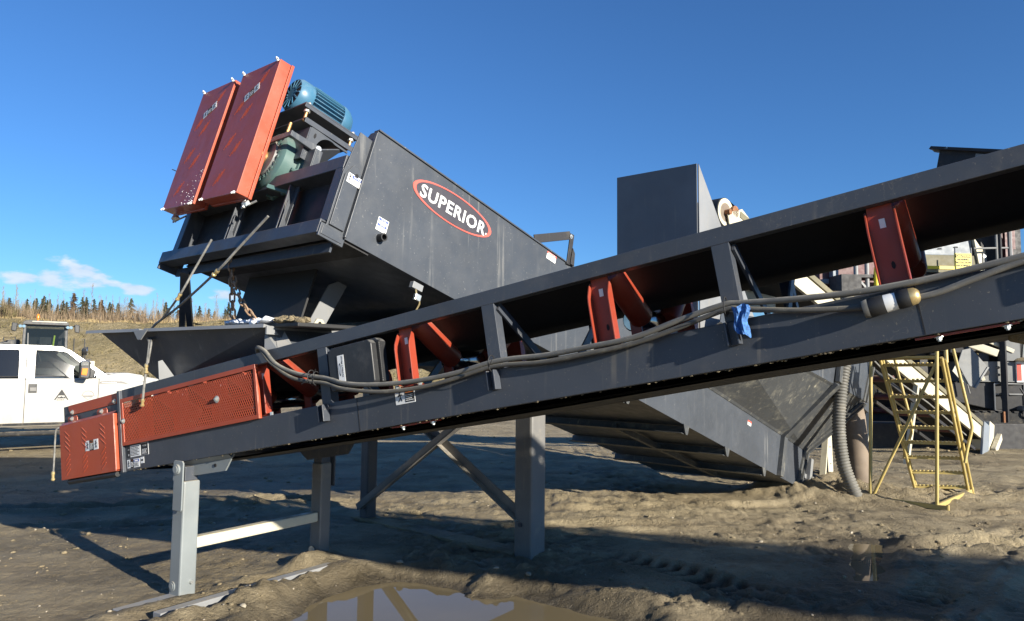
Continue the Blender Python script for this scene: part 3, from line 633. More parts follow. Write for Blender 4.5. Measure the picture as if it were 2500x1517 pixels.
# ------------------------------------------------------------------ long belt conveyor (local: x up the belt, y away from the camera, z off the belt)
WID = 1.26; UL = 30.0; PITCHU = 1.262
T = Thing('belt_conveyor', 'long charcoal belt conveyor rising to the right with red idlers and red tail guards', 'conveyor', CF)
conv = T
def chan(mb, u0, u1, v, inw, z0, z1, fl, t=.012):              # C channel, web at v, flanges turned towards inw
    a = v; b = v+inw*t; c = v+inw*fl
    mb.prism([(a, z0), (c, z0), (c, z0+t), (b, z0+t), (b, z1-t), (c, z1-t), (c, z1), (a, z1)], u0, u1, 'x')
for v, inw in ((0, 1), (WID, -1)):
    mb = MB(); chan(mb, -.70, UL, v, inw, 0, .2, .07); T.part('bottom_rail', mb, 'grey', bev=.003)
    mb = MB(); chan(mb, -.70, UL, v, inw, .545, .622, .07, .01); T.part('top_rail', mb, 'grey', bev=.003)
for k in range(24):                                             # posts in near and far frame
    u = 1.517+PITCHU*k
    if u > UL-.2: break
    for v, inw in ((0, 1), (WID, -1)):
        mb = MB(); mb.prism([(u-.04, v), (u+.04, v), (u+.04, v+inw*.065), (u+.031, v+inw*.065), (u+.031, v+inw*.01), (u-.04, v+inw*.01)], .2, .545, 'z')
        if v == 0:                                              # foot of the post lapped over the face of the rail
            mb.prism([(u-.045, -.004), (u+.02, -.004), (u+.02, -.058), (u+.012, -.058), (u+.012, -.012), (u-.028, -.012), (u-.028, -.05), (u-.036, -.05), (u-.036, -.012), (u-.045, -.012)][::-1], .094, .196, 'z')
        T.part('post', mb, 'grey', bev=.002)
    mb = MB(); mb.box(u-.03, u+.03, .075, WID-.075, .13, .165); T.part('cross_tie', mb, 'grey')
    for v0, v1 in ((.03, .52), (WID-.03, WID-.52)):
        mb = MB(); mb.bar((u+.05, v0, .53), (u+.05, v1, .17), .05, .012, (1, 0, 0)); T.part('knee_brace', mb, 'grey')
# carrying belt with its trough, return belt, tail drum
def belt_prof(a):                                               # half-section: centre flat then wing raised by angle a
    r = []
    for v in np.linspace(-.48, .48, 17):
        f = abs(v)-.17; z = 0 if f < 0 else f*math.sin(a); r.append((WID/2+(v if f < 0 else math.copysign(.17+f*math.cos(a), v)), z))
    return r
us = [-1.28, -1.0, -.7, -.4, -.1, .2, .6]+[1+.8*i for i in range(37)]; vs_ = []; fs = []
for u in us:
    a = R(35)*min(1, max(0, (u+1.25)/1.3)); zc = .43 if u > -.6 else .445
    vs_ += [(u, p[0], zc+p[1]) for p in belt_prof(a)]
n = 17
for i in range(len(us)-1): fs += [(i*n+j, i*n+j+1, (i+1)*n+j+1, (i+1)*n+j) for j in range(n-1)]
mb = MB(); mb.add(vs_, fs); mb.add([(p[0], p[1], p[2]+.012) for p in vs_], fs); T.part('carrying_belt', mb, 'belt', smooth=50)
mb = MB(); pts = [(-1.28, .065), (-1.0, .03), (-.3, -.02)]
k = .4
while k < UL: pts.append((k, -.022-.014*math.sin((k-.6)/3.6*math.pi)**2)); k += .9
for i in range(len(pts)-1):
    (a, b), (c, d) = pts[i], pts[i+1]; mb.add([(a, .15, b), (a, 1.11, b), (c, 1.11, d), (c, .15, d)], [(0, 1, 2, 3)]); mb.add([(a, .15, b-.012), (a, 1.11, b-.012), (c, 1.11, d-.012), (c, .15, d-.012)], [(0, 1, 2, 3)])
T.part('return_belt', mb, 'beltdirty', smooth=40)
mb = MB(); mb.cyl((-1.28, .14, .255), (-1.28, 1.12, .255), .19, n=28); T.part('tail_drum', mb, 'belt', smooth=40)
mb = MB(); mb.cyl((-1.28, -.02, .255), (-1.28, 1.28, .255), .035, n=14); T.part('drum_shaft', mb, 'steel', smooth=40)
# idlers
def idler(u):
    mb = MB()
    for sgn, v0 in ((1, .003), (-1, WID-.003)):
        f = lambda x: v0+sgn*x
        pr = [(u-.054, .217), (u+.054, .217), (u+.054, .44), (u+.046, .545), (u-.046, .545), (u-.054, .44)]
        mb.prism([(a, b) for a, b in pr], f(.050), f(.056), 'y')
        for du in (-.054, .054):                                # rounded flanges of the pressed bracket
            mb.prism([(f(0), .217), (f(.056), .217), (f(.056), .53), (f(.036), .515), (f(.006), .46), (f(.0), .43)][::sgn], u+du-.0035, u+du+.0035, 'x')
    mb.box(u-.055, u+.055, .02, WID-.02, .205, .213)
    for v in (.42, WID-.42): mb.box(u-.03, u+.03, v-.008, v+.008, .213, .40)
    o = T.part('idler', mb, 'redidler', bev=.0015)
    for sgn in (1, -1):
        c = WID/2; a = R(35)
        p = Vector((u+.03, c-sgn*.185, .358)); d = Vector((0, -sgn*math.cos(a), math.sin(a)))
        mb = MB(); mb.lathe(p, p+d*.385, [(0, .03), (.0, .056), (.03, .0635), (.97, .0635), (1, .056), (1, .03)], 20); T.part('wing_roller', mb, 'redidler', o, smooth=40)
    mb = MB(); c = WID/2; mb.lathe((u-.03, c-.165, .3635), (u-.03, c+.165, .3635), [(0, .03), (0, .056), (.03, .0635), (.97, .0635), (1, .056), (1, .03)], 20); T.part('centre_roller', mb, 'shiny', o, smooth=40)
    mb = MB()
    for v in (.024, WID-.024): mb.cyl((u-.085, v, .2), (u-.085, v, .222), .012, n=6); mb.cyl((u+.085, v, .2), (u+.085, v, .222), .012, n=6)
    T.part('mounting_bolt', mb, 'zinc', o)
    sh = Sheet((u-.010, .052, .452), (1, 0, 0), (0, 0, 1)); mb = MB(); sh.rect(mb, 0, .022, 0, .038, 0, .0015); T.part('maker_sticker', mb, 'white', o)
    mb = MB(); sh.disc(mb, .016, -.155, .0075, .016, -.0005, .0012, 12); T.part('slot_hole', mb, 'dark', o)
    return o
i0 = idler(2.155)
for k in list(range(1, 23)):
    c = copy_tree(i0, T.r); c.location = i0.location+Vector((PITCHU*k, 0, 0))
for u in (.893, .45, .0, -.45):                                 # closely spaced impact idlers under the hopper
    c = copy_tree(i0, T.r); c.location = i0.location+Vector((u-2.155, 0, 0))
# return roller hangers under the rail
for u in (2.3, 5.0, 8.0, 11.0):
    mb = MB(); mb.box(u-.30, u+.04, .018, .05, -.012, -.004); o = T.part('return_roller_hanger', mb, 'redidler')
    for du in (-.22, .0): bolt(T, (u+du, .027, -.012), (0, 0, -1), .011, .012, o)
mb = MB(); mb.poly([(5.02, .35, -.0), (5.36, .35, -.0), (5.30, .35, -.05), (5.22, .35, -.10), (5.10, .35, -.105), (5.0, .35, -.06)], .06); T.part('mud_caked_bracket', mb, M['mud'], bev=.01)
# tail section
mb = MB(); mb.prism([(-1.57, .40), (-1.57, .61), (-.70, .61), (-.70, .545), (-.70, .0), (-1.56, .0)][::-1], .0, .012, 'y'); T.part('tail_plate', mb, 'grey', bev=.002)
mb = MB(); mb.prism([(-1.57, .61), (-1.57, .0), (-.70, .0), (-.70, .61)], WID-.012, WID, 'y'); T.part('tail_plate', mb, 'grey')
mb = MB(); mb.prism([(-.712, -.02), (-.70, -.02), (-.70, -.0), (-.688, -.0), (-.688, .62), (-.712, .62)], -.030, .0, 'y') if 0 else mb.box(-.725, -.690, -.026, -.0005, -.006, .618); T.part('splice_strip', mb, 'grey', bev=.002)
mb = MB(); mb.prism([(-1.472, .61), (-1.49, .595), (-1.457, .528), (-.745, .528), (-.738, .54), (-.742, .61)], -.006, -.0005, 'y'); o = T.part('take_up_cover', mb, 'red', bev=.002)
for u in (-1.42, -.79): bolt(T, (u, -.006, .549), (0, -1, 0), .013, .012, o)
mb = MB()
gx0, gx1, gz0, gz1, dp = -1.545, -.742, .012, .452, .052
mb.prism([(gx0, gz0), (gx1, gz0), (gx1, gz1), (gx0, gz1)], -dp, -dp+.004, 'y')
mb.box(gx0, gx0+.004, -dp+.004, -.012, gz0, gz1); mb.box(gx1-.004, gx1, -dp+.004, -.012, gz0+.01, gz1)
mb.add([(gx0, -dp, gz1), (gx1, -dp, gz1), (gx1, -.020, gz1+.022), (gx0, -.020, gz1+.022)], [(0, 1, 2, 3)])
mb.box(gx0, gx1, -dp+.004, -.012, gz0, gz0+.004)
for u in (-1.40, -.955): mb.prism([(u-.075, gz1+.005), (u+.075, gz1+.005), (u+.075, gz1+.045), (u+.062, gz1+.062), (u-.062, gz1+.062), (u-.075, gz1+.045)], -.020, -.014, 'y')
tg = T.part('tail_guard', mb, 'red', bev=.002)
for u in (-1.40, -.955): bolt(T, (u, -.02, .493), (0, -1, 0), .013, .012, tg)
mb = MB()                                                        # pressed vent slits: chevrons in three columns
for cu in (-1.43, -1.17, -.90):
    for zc, sg in ((.375, -1), (.335, -1), (.295, -1), (.255, -1), (.185, 1), (.145, 1), (.105, 1), (.068, 1)):
        mb = MB(); mb.bar((cu-.032, -dp-.001, zc-sg*.022), (cu+.032, -dp-.001, zc+sg*.022), .007, .004, (0, 1, 0)); T.part('vent_slit', mb, 'red', tg)
sh = Sheet((-1.155, -dp-.0005, .205), (1, 0, 0), (0, 0, 1))
WST = [('r', .33, .66, .0, 1, 'ink'), ('r', .34, .65, .76, .96, 'orange'), ('t', .36, .63, .80, .92, 'WARNING', 'ink'), ('l', .36, .63, .08, .70, 6, 'white'), ('i', .04, .30, .1, .9), ('i', .70, .97, .1, .9)]
sticker(T, sh, .185, .08, WST, tg)
mb = MB(); mb.tube([(-1.48, -.02, -.01), (-.76, -.03, -.012)], .02, 8); T.part('rubber_skirt', mb, 'rubber', smooth=40)
# perforated guard
mb = MB(); x0, x1, z0, z1 = -.685, .912, .192, .550; px = .0205; pz = px*.866; vv = -.020; r0 = .0088
nrow = int((z1-z0-.04)/pz); ncol = int((x1-x0-.05)/px)
for j in range(nrow):
    for i in range(ncol):
        cx = x0+.032+px*(i+(.5 if j % 2 else 0)); cz = z0+.026+pz*j
        O_ = [(cx+px*.5774*math.sin(k*math.pi/3), vv, cz+px*.5774*math.cos(k*math.pi/3)) for k in range(6)]
        I_ = [(cx+r0*math.sin(k*math.pi/3), vv, cz+r0*math.cos(k*math.pi/3)) for k in range(6)]
        mb.add(O_+I_, [(k, (k+1) % 6, 6+(k+1) % 6, 6+k) for k in range(6)])
mg = T.part('perforated_guard', mb, 'red')
mg.modifiers.new('thickness', 'SOLIDIFY').thickness = .003
mb = MB(); yb0, yb1 = -.0245, -.0165
mb.box(x0, x1, yb0, yb1, z0, z0+.026); mb.box(x0, x1, yb0, yb1, z1-.030, z1); mb.box(x0, x0+.030, yb0, yb1, z0+.026, z1-.03); mb.box(x1-.022, x1, yb0, yb1, z0+.026, z1-.03)
mb.box(x1-.003, x1, yb1, .0, z0, z1); T.part('guard_rim', mb, 'red', mg, bev=.001)
bolt(T, (.49, yb1-.004, .378), (0, -1, 0), .016, .014, mg); bolt(T, (-.652, yb0, .378), (0, -1, 0), .014, .012, mg)
mb = MB(); mb.box(.55, UL, .075, WID-.075, .012, .018); T.part('belly_pan', mb, 'dark')
mb = MB(); mb.box(.55, UL, WID-.12, WID-.11, -.036, .012); T.part('return_cover', mb, 'dark')
for u in (1.77, 4.74, 7.9, 11.0, 14.2):
    mb = MB(); mb.box(u-.002, u+.002, -.0015, .001, .004, .196); T.part('splice_seam', mb, 'dark')
rr = random.Random(12); mb = MB()
for i in range(200): mb.lump((rr.uniform(-.6, 6.5), rr.uniform(.0, .03), -.003+rr.uniform(-.003, .002)), rr.uniform(.003, .006), (1.6, 1, .8), rr, .4)
T.part('dirt_crumbs', mb, M['mud'], stuff=True)
# saddle bracket that the stand pins to, below near and far rail
for v, sg in ((0, 1), (WID, -1)):
    mb = MB(); vv = v+sg*.045
    mb.prism([(-.15, -.002), (.535, -.002), (.525, -.012), (.43, -.108), (-.055, -.108), (-.145, -.022)][::-1], vv, vv+sg*.012, 'y')
    mb.add([(-.15, v-sg*.002, -.002), (.54, v-sg*.002, -.002), (.52, vv, -.03), (-.13, vv, -.03)], [(0, 1, 2, 3)])
    o = T.part('saddle_bracket', mb, 'legpaint' if v == 0 else 'grey', bev=.002)
    mb = MB(); mb.cyl((.33, vv-sg*.006, -.06), (.33, vv-sg*.001, -.06), .012, n=12); T.part('pin_hole', mb, 'dark' if v == 0 else 'zinc', o)
# stickers on the near rail
sh = Sheet((-.66, -.0005, .085), (1, 0, 0), (0, 0, 1))
def rail_sticker(u, z, wd, ht, items, base='white', name='warning_sticker'):
    sticker(T, Sheet((u, -.0005, z), (1, 0, 0), (0, 0, 1)), wd, ht, items, None, name, None, base)
rail_sticker(-.665, .098, .178, .086, [('r', 0, .24, 0, 1, 'ink'), ('r', .06, .18, .62, .72, 'white'), ('r', .08, .17, .12, .30, 'white'), ('l', .28, .97, .08, .94, 7)])
rail_sticker(-.475, .098, .092, .092, [('r', .02, .93, .02, .96, 'ink'), ('r', .2, .75, .7, .86, 'white'), ('l', .1, .85, .08, .5, 6, 'white')], name='rating_plate')
rail_sticker(-.672, .018, .165, .064, [('i', .02, .24, .1, .9), ('r', .28, .52, 0, 1, 'ink'), ('r', .29, .51, .78, .97, 'orange'), ('l', .3, .5, .08, .7, 4, 'white'), ('r', .55, .98, .62, .92, 'blue'), ('t', .62, .9, .68, .86, 'NOTICE', 'white'), ('l', .57, .95, .1, .55, 4)])
rail_sticker(-.495, .04, .046, .046, [('r', .2, .8, .35, .65, 'ink')], name='logo_sticker')
rail_sticker(2.07, .112, .145, .085, [('i', .06, .44, .12, .9), ('r', .5, .97, .08, .92, 'ink'), ('l', .53, .94, .14, .6, 4, 'white'), ('r', .53, .94, .7, .88, 'orange')])
# manual box
mb = MB(); mb.prism([(1.622, .27), (1.635, .255), (1.965, .255), (1.978, .27), (1.978, .492), (1.955, .515), (1.655, .515), (1.622, .49)], -.055, -.006, 'y'); bx = T.part('manual_box', mb, 'blackpl', bev=.006)
mb = MB(); mb.prism([(1.60, .262), (1.995, .262), (1.995, .50), (1.97, .525), (1.63, .525), (1.60, .50)], -.005, .055, 'y'); T.part('box_back', mb, 'blackpl', bx, bev=.006)
mb = MB()
for i in range(22): mb.box(1.981, 1.999, -.012, .004, .275+.0108*i, .281+.0108*i)
T.part('hinge_teeth', mb, 'blackpl', bx)
sh = Sheet((1.752, -.0555, .292), (0, 0, 1), (-1, 0, 0)); mb = MB(); sh.rect(mb, 0, .17, 0, .052, 0, .0015); T.part('manual_label', mb, 'white', bx)
t = text_mb(sh, "Operator's Manual", .10, .016, .125, .016, .0016, .0006, .01); T.part('lettering', t, 'ink', bx)
mb = MB(); sh.disc(mb, .085, .036, .038, .008, .0016, .0024, 24, .8); T.part('oval_logo', mb, 'ink', bx)
mb = MB(); sh.rect(mb, -.004, .172, .0525, .062, 0, .0015); T.part('label_edge', mb, 'ink', bx)

# ------------------------------------------------------------------ tail stand under the conveyor
yaw = -.5724
for nm, o_, cat in (('x', 0, 0),): pass
SF = Frm((-2.30, 5.33, 0), (0, 0, yaw))                          # x along conveyor plan, y away
T = Thing('conveyor_stand', 'pale grey two legged stand with crossbar pinned under the conveyor tail', 'stand', SF)
def tubeleg(T, x, y, z0, z1, s, mat, name='leg', bev=.012):
    mb = MB(); mb.box(x-s/2, x+s/2, y-s/2, y+s/2, z0, z1); return T.part(name, mb, mat, bev=bev)
l1 = tubeleg(T, 0, 0, -.06, .80, .128, 'legpaint'); l2 = tubeleg(T, 0, 1.27, -.08, .80, .118, 'colpaint')
for y, l, m_, in ((0, l1, 'legpaint'), (1.27, l2, 'grey')):
    mb = MB(); mb.prism([(-.02, .60), (.075, .60), (.083, .61), (.083, .93), (.07, .945), (-.02, .945), (-.03, .93), (-.03, .802), (-.02, .802)], y-.092 if y == 0 else y+.066, y-.080 if y == 0 else y+.078, 'y'); lug = T.part('pin_lug', mb, m_, bev=.003)
    mb = MB(); mb.box(-.05, .05, y-.05, y+.05, .80, .90); T.part('inner_tube', mb, 'grey', bev=.006)
    yy = y-.092 if y == 0 else y+.06
    mb = MB(); mb.lathe((.02, yy, .885), (.02, yy-.02, .885), [(0, .036), (.7, .036), (.75, .024), (1, .024)], 18); T.part('pin', mb, 'legpaint' if y == 0 else 'zinc', lug, smooth=40)
    mb = MB(); mb.lathe((-.02, y-.064, .075), (-.02, y-.075, .075), [(0, .034), (.6, .034), (.65, .022), (1, .022)], 18); T.part('lock_pin', mb, 'legpaint' if y == 0 else 'zinc', l, smooth=40)
mb = MB(); mb.cyl((.05, .02, .10), (.085, .02, .10), .013, n=10); T.part('lock_pin', mb, 'zinc', l1)
mb = MB(); mb.box(-.04, .04, .065, 1.21, .315, .395); cb = T.part('crossbar', mb, 'cream', bev=.012)
mb = MB(); mb.box(-.115, -.09, -.35, 1.05, -.03, .032); mb.box(.0, .12, -.52, 1.22, -.03, .012)
solo('skid_beam', MB().box(.30, .385, -.40, 1.16, -.05, .05).add(MB().box(-.06, .05, -.46, -.04, -.05, .018).v, MB().box(0, 1, 0, 1, 0, 1).f), 'ltgrey', 'pale steel skid half buried in mud beneath the pale two legged stand', 'skid', SF, bev=.006)

# ------------------------------------------------------------------ feed hopper over the conveyor tail
HF = Frm(CF.w(0, .15, 0), (0, 0, yaw)); zt = 1.875
T = Thing('feed_hopper', 'wide grey feed hopper with folded lip sitting over the conveyor tail', 'hopper', HF)
hp = lambda u, v, w_: HF.inv(CF.w(u, v, w_))                     # conveyor coordinates to hopper coordinates
def lv(u, v):                                                    # point on the hopper's level rim above (u, v)
    p = hp(u, v, 1.0); return Vector((p.x, p.y, zt-HF.m.translation.z))
nb0, nb1 = hp(-.40, .17, .625), hp(1.05, .17, .625); nt0, nt1 = lv(-1.0, .02), lv(1.09, .02)
mb = MB(); mb.poly([nb0, nb1, nt1, nt0], .008); T.part('side_wall', mb, 'tub')
ft0, ft1 = lv(-1.0, 1.24), lv(1.09, 1.24); fb0, fb1 = hp(-.4, 1.09, .625), hp(1.05, 1.09, .625)
mb = MB(); mb.poly([fb0, ft0, ft1, fb1], .008); T.part('side_wall', mb, 'tub')
mb = MB(); mb.poly([nb0, nt0, ft0, fb0], .008); T.part('end_wall', mb, 'tub')
mb = MB(); mb.poly([nb1, fb1, ft1, nt1], .008); T.part('end_wall', mb, 'tub')
def lip(a, b, outw):
    a, b, outw = Vector(a), Vector(b), Vector(outw); mb = MB()
    mb.add([a, b, b+outw*.055+Vector((0, 0, .012)), a+outw*.055+Vector((0, 0, .012)), a-Vector((0, 0, .004)), b-Vector((0, 0, .004)), b+outw*.06+Vector((0, 0, -.012)), a+outw*.06+Vector((0, 0, -.012))], [(0, 1, 2, 3), (2, 3, 7, 6), (4, 5, 6, 7), (0, 3, 7, 4), (1, 2, 6, 5)])
    return T.part('rim_lip', mb, 'ltgrey')
ex_ = (nt1-nt0).normalized(); gap = nt0+ex_*.66
lip(nt0-ex_*.13, gap-ex_*.03, (0, -1, 0)); lip(gap+ex_*.03, nt1, (0, -1, 0))
mb = MB(); mb.poly([gap+Vector((-.09, -.062, .0)), gap+Vector((-.02, -.062, -.075)), gap+Vector((.02, -.062, -.075)), gap+Vector((.10, -.062, .0))], .01); T.part('notch_bracket', mb, 'ltgrey', bev=.003)
mb = MB(); a, b = nt1+Vector((.0, -.04, 0)), ft1+Vector((.0, .0, 0)); mb.add([a, b, a+Vector((.012, 0, 0)), b+Vector((.012, 0, 0)), a+Vector((0, 0, -.055)), b+Vector((0, 0, -.055)), a+Vector((.012, 0, -.055)), b+Vector((.012, 0, -.055))], [(0, 1, 3, 2), (2, 3, 7, 6), (4, 5, 7, 6), (0, 2, 6, 4), (1, 3, 7, 5), (0, 1, 5, 4)]); el = T.part('rim_lip', mb, 'ltgrey')
for u, hgt, wd in ((-.22, .14, .17),):
    mb = MB(); mb.poly([hp(u, .01, .625), hp(u, .15, .625), hp(u+.0, .045, .625+hgt+.01), hp(u+.0, .012, .625+hgt)], .01); T.part('gusset', mb, 'ltgrey', bev=.002)
mb = MB(); mb.poly([hp(.945, .06, .765), hp(.96, .03, .628), hp(1.06, .05, .628), hp(1.0, .09, .745)], .01); mb.poly([hp(1.0, .09, .745), hp(1.06, .05, .628), hp(1.13, .12, .628), hp(1.04, .13, .76)], .01); T.part('gusset', mb, 'ltgrey', bev=.002)
# hinged deflector wing bolted on the end lip
w0 = hp(1.12, .25, .770); w1 = hp(1.12, .426, .791); w2 = hp(1.12, .75, 1.181); w3 = hp(1.12, .499, 1.088)
mb = MB(); mb.poly([w0, w1, w2, w3], .012); wg = T.part('deflector_wing', mb, 'ltgrey', bev=.003)
mb = MB(); c = hp(1.13, .36, .79); mb.prism([(c.y-.075, c.z-.03), (c.y+.075, c.z-.03), (c.y+.03, c.z+.035), (c.y-.02, c.z+.04)], c.x+.0, c.x+.014, 'x'); o = T.part('hinge_lug', mb, 'cream', wg, bev=.003)
mb = MB(); mb.cyl((c.x+.012, c.y, c.z+.006), (c.x+.017, c.y, c.z+.006), .014, n=14); T.part('hinge_eye', mb, 'dark', wg)
# ------------------------------------------------------------------ inclined sand washer (local: x down the tub, y away, z off the floor)
T = Thing('sand_washer', 'big inclined charcoal sand washer with oval name logo, twin red drive guards and blue motor', 'sand washer', TF)
HU, TW_, TH, FW = -7.605, 2.12, .765, .512
# upper trough walls
for y, sg in ((0, 1), (TW_, -1)):
    mb = MB(); mb.prism([(HU, 0), (-.08, 0), (.08, FW), (-3.6, FW), (-3.9, TH), (HU, TH)], y, y+sg*.010, 'y'); T.part('side_wall', mb, 'tub', bev=.002)
mb = MB(); mb.prism([(.010, 0), (TW_-.010, 0), (TW_-.010, .010), (.010, .010)], HU+.02, -.12, 'x'); T.part('floor_plate', mb, 'tub')
mb = MB(); mb.prism([(HU, TH+.001), (-3.9, TH+.001), (-3.9, TH+.011), (HU, TH+.011)], -.012, .045, 'y'); T.part('wall_capping', mb, 'tub')
mb = MB(); mb.box(HU+.25, -3.6, .5, .9, .05, .1)
# screws inside
for yc in (.62, 1.48):
    mb = MB(); mb.cyl((HU+.1, yc, .42), (-.6, yc, .42), .09, n=14); sc_ = T.part('screw_shaft', mb, 'rust', smooth=40)
    mb = MB(); n = 200
    for i in range(n):
        a0, a1 = i*.35, (i+1)*.35; u0, u1 = HU+.5+i*6.2/n, HU+.5+(i+1)*6.2/n
        f = lambda a, u, r: (u, yc+r*math.cos(a), .42+r*math.sin(a))
        mb.add([f(a0, u0, .09), f(a1, u1, .09), f(a1, u1, .36), f(a0, u0, .36)], [(0, 1, 2, 3)])
    T.part('screw_flight', mb, 'machine_shade', sc_)
# cross ribs under the floor
for u in (-6.36, -5.33, -4.36, -3.22, -2.26, -1.23):
    mb = MB(); mb.prism([(-.02, -.002), (TW_+.02, -.002), (TW_+.02, -.092), (-.02, -.092)], u+.045, u+.053, 'x'); mb.box(u-.04, u+.045, -.0, TW_, -.094, -.086)
    mb.prism([(u-.06, .0), (u+.062, .0), (u+.055, -.08), (u+.04, -.095), (u+.015, -.095), (u-.005, -.075)], -.022, -.004, 'y'); T.part('floor_rib', mb, 'tubdirty', bev=.002)
mb = MB(); mb.bar((-3.2, .86, -.06), (-.7, .86, -.06), .06, .06); T.part('floor_stringer', mb, 'tubdirty')
# flared pool at the lower end
fz = lambda u: 1.2+.1*(u+.79)
def wall(mb, pts, t=.010): mb.poly(pts, t)
for sg, y0 in ((-1, 0), (1, TW_)):
    yo = y0+sg*.6; k = 1 if sg < 0 else 0
    a = [(-3.75, y0, FW), (.08, y0, FW), (.34, yo, fz(.34)), (-3.75, y0+sg*.50, fz(-3.75))]
    mb = MB(); mb.poly(a if k else a[::-1], .009); T.part('flared_wall', mb, 'tubdirty')
    b = [(-3.75, y0+sg*.5, fz(-3.75)), (.34, yo, fz(.34)), (.56, yo, 1.92), (-.8, yo, 1.86), (-3.75, y0+sg*.5, 1.02)]
    mb = MB(); mb.poly(b if k else b[::-1], .009); T.part('pool_wall', mb, 'tub')
    # stiffening channel and end flange following the wall's three faces
    for u0, u1, dep, nm in ((-.80, -.70, .055, 'stiffener'), (-.17, -.12, .03, 'end_flange'), (-.075, -.04, .04, 'end_flange')):
        sl = .0 if nm == 'stiffener' else 1
        def P(u, y, z): return (u+sl*.34*z, y, z)
        mb = MB()
        for (ya, za), (yb, zb) in (((y0, .0), (y0, FW-.01)), ((y0, FW), (yo, fz(u0+.3)-.01)), ((yo, fz(u0+.3)), (yo, 1.86))):
            n = Vector((0, zb-za, -(yb-ya))).normalized()*(-1 if sg < 0 else 1)*dep
            if n.y*sg < 0: n = -n
            q0, q1 = Vector(P(u0, ya, za)), Vector(P(u0, yb, zb)); du = Vector((u1-u0, 0, 0)); n2 = Vector((0, n.y, n.z))
            mb.add([q0, q1, q1+du, q0+du, q0+n2, q1+n2, q1+du+n2, q0+du+n2], [(0, 1, 2, 3), (7, 6, 5, 4), (0, 4, 5, 1), (1, 5, 6, 2), (2, 6, 7, 3), (3, 7, 4, 0)])
        T.part(nm, mb, 'tubdirty', bev=.002)
mb = MB(); e = lambda y, z: (-.085+.34*z, y, z)
mb.poly([e(0, 0), e(TW_, 0), e(TW_, FW), e(TW_+.6, 1.22), e(TW_+.6, 1.9), e(-.6, 1.9), e(-.6, 1.22), e(0, FW)], .01); T.part('end_plate', mb, 'tub')
mb = MB(); mb.box(.50, .92, -.50, .6, 1.30, 2.0); T.part('overflow_box', mb, 'tub', bev=.003)
mb = MB(); mb.box(.18, .26, -.05, .03, -.02, .44); mb.box(.12, .30, -.004, .02, .16, .22); o = T.part('end_leg', mb, 'ltgrey', bev=.003)
bolt(T, (.22, -.05, .19), (0, -1, 0), .016, .03, o)
# feed box standing on the pool
BOXP = [(1.80, 7.086, 3.64), (1.109, 7.708, 3.655)]
def bxp(k, ds, z): b = BOXP[k]; return TF.inv(Vector((b[0]+.665*ds, b[1]+.746*ds, z)))
mb = MB(); mb.poly([bxp(0, 0, 1.9), bxp(0, 0, BOXP[0][2]), bxp(1, 0, BOXP[1][2]), bxp(1, 0, 1.9)], .012); T.part('feed_box_face', mb, 'boxgrey', bev=.002)
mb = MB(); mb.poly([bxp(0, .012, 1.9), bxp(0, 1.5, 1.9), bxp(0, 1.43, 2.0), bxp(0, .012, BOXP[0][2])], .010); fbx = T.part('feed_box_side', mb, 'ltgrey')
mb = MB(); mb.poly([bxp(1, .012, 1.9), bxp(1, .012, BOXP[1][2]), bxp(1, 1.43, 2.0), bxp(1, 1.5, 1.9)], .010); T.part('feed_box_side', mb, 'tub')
q = bxp(0, .11, 3.10); mb = MB(); mb.cyl(q+Vector((0, .006, 0)), q+Vector((0, -.006, 0)), .02, n=12); T.part('lifting_hole', mb, 'dark', fbx)
# grab rail on the upper wall
mb = MB(); mb.bar((-5.96, .02, .79), (-5.58, -.01, 1.0), .012, .07, (0, 0, 1)); mb.bar((-5.56, -.012, 1.02), (-5.53, -.012, TH-.01), .05, .012, (0, 1, 0)); o = T.part('belt_hanger', mb, 'machine_shade', bev=.003)  # back-lit shade of the hanger is put into its dark paint
mb = MB(); mb.poly([(-5.53, -.03, .905), (-5.49, -.03, .87), (-5.47, -.03, .765), (-5.52, -.03, .765)], .012); T.part('slotted_plate', mb, 'machine_shade', o, bev=.003); bolt(T, (-5.575, -.02, .99), (0, -1, 0), .012, .008, o)
mb = MB(); mb.bar((-5.96, .02, .79), (-5.96, .02, TH-.1), .05, .012, (0, 1, 0)); T.part('rail_leg', mb, 'grey', o)
# head frame
hb = HU-.15
mb = MB(); mb.prism([(HU, 0), (HU, TH-.10), (HU-.02, TH-.085), (HU-.118, .685), (hb, .39), (hb, .02)][::-1], .0, .010, 'y'); ck = T.part('corner_cheek', mb, 'tub', bev=.002)
mb = MB(); mb.prism([(.010, .765), (.08, .765), (.10, .74), (.33, .45), (.33, .40), (.01, .40)], HU, HU+.008, 'x'); T.part('end_ear', mb, 'grey')
mb = MB(); mb.prism([(hb+.012, .035), (hb+.012, .38), (hb+.05, .455), (HU-.06, .455), (HU-.03, .42), (HU-.03, .035)], -.014, -.001, 'y'); br = T.part('corner_bracket', mb, 'tub', bev=.003)
mb = MB(); mb.cyl((HU-.062, -.0145, .40), (HU-.062, -.017, .40), .014, n=12); T.part('lifting_hole', mb, 'dark', br)
mb = MB(); mb.box(HU-.022, HU-.006, -.03, -.001, .0, .735); T.part('weld_flange', mb, 'tub', bev=.003)
for y0, y1 in ((.012, .095), (TW_-.09, TW_)):
    mb = MB(); mb.box(hb, HU, y0, y1, .06, .42); T.part('corner_post', mb, 'grey', bev=.003)
mb = MB(); mb.box(hb, HU, .02, TW_, .42, .51); T.part('head_beam', mb, 'grey', bev=.004)
mb = MB(); chan_ = [(.0, -.035), (.0, .055), (.19, .055), (.19, .043), (.012, .043), (.012, -.023), (.10, -.023), (.10, -.035)]
mb.prism([(hb-.035+a, b) for a, b in chan_], .02, TW_+.09, 'y'); led = T.part('front_ledge', mb, 'grey', bev=.003)
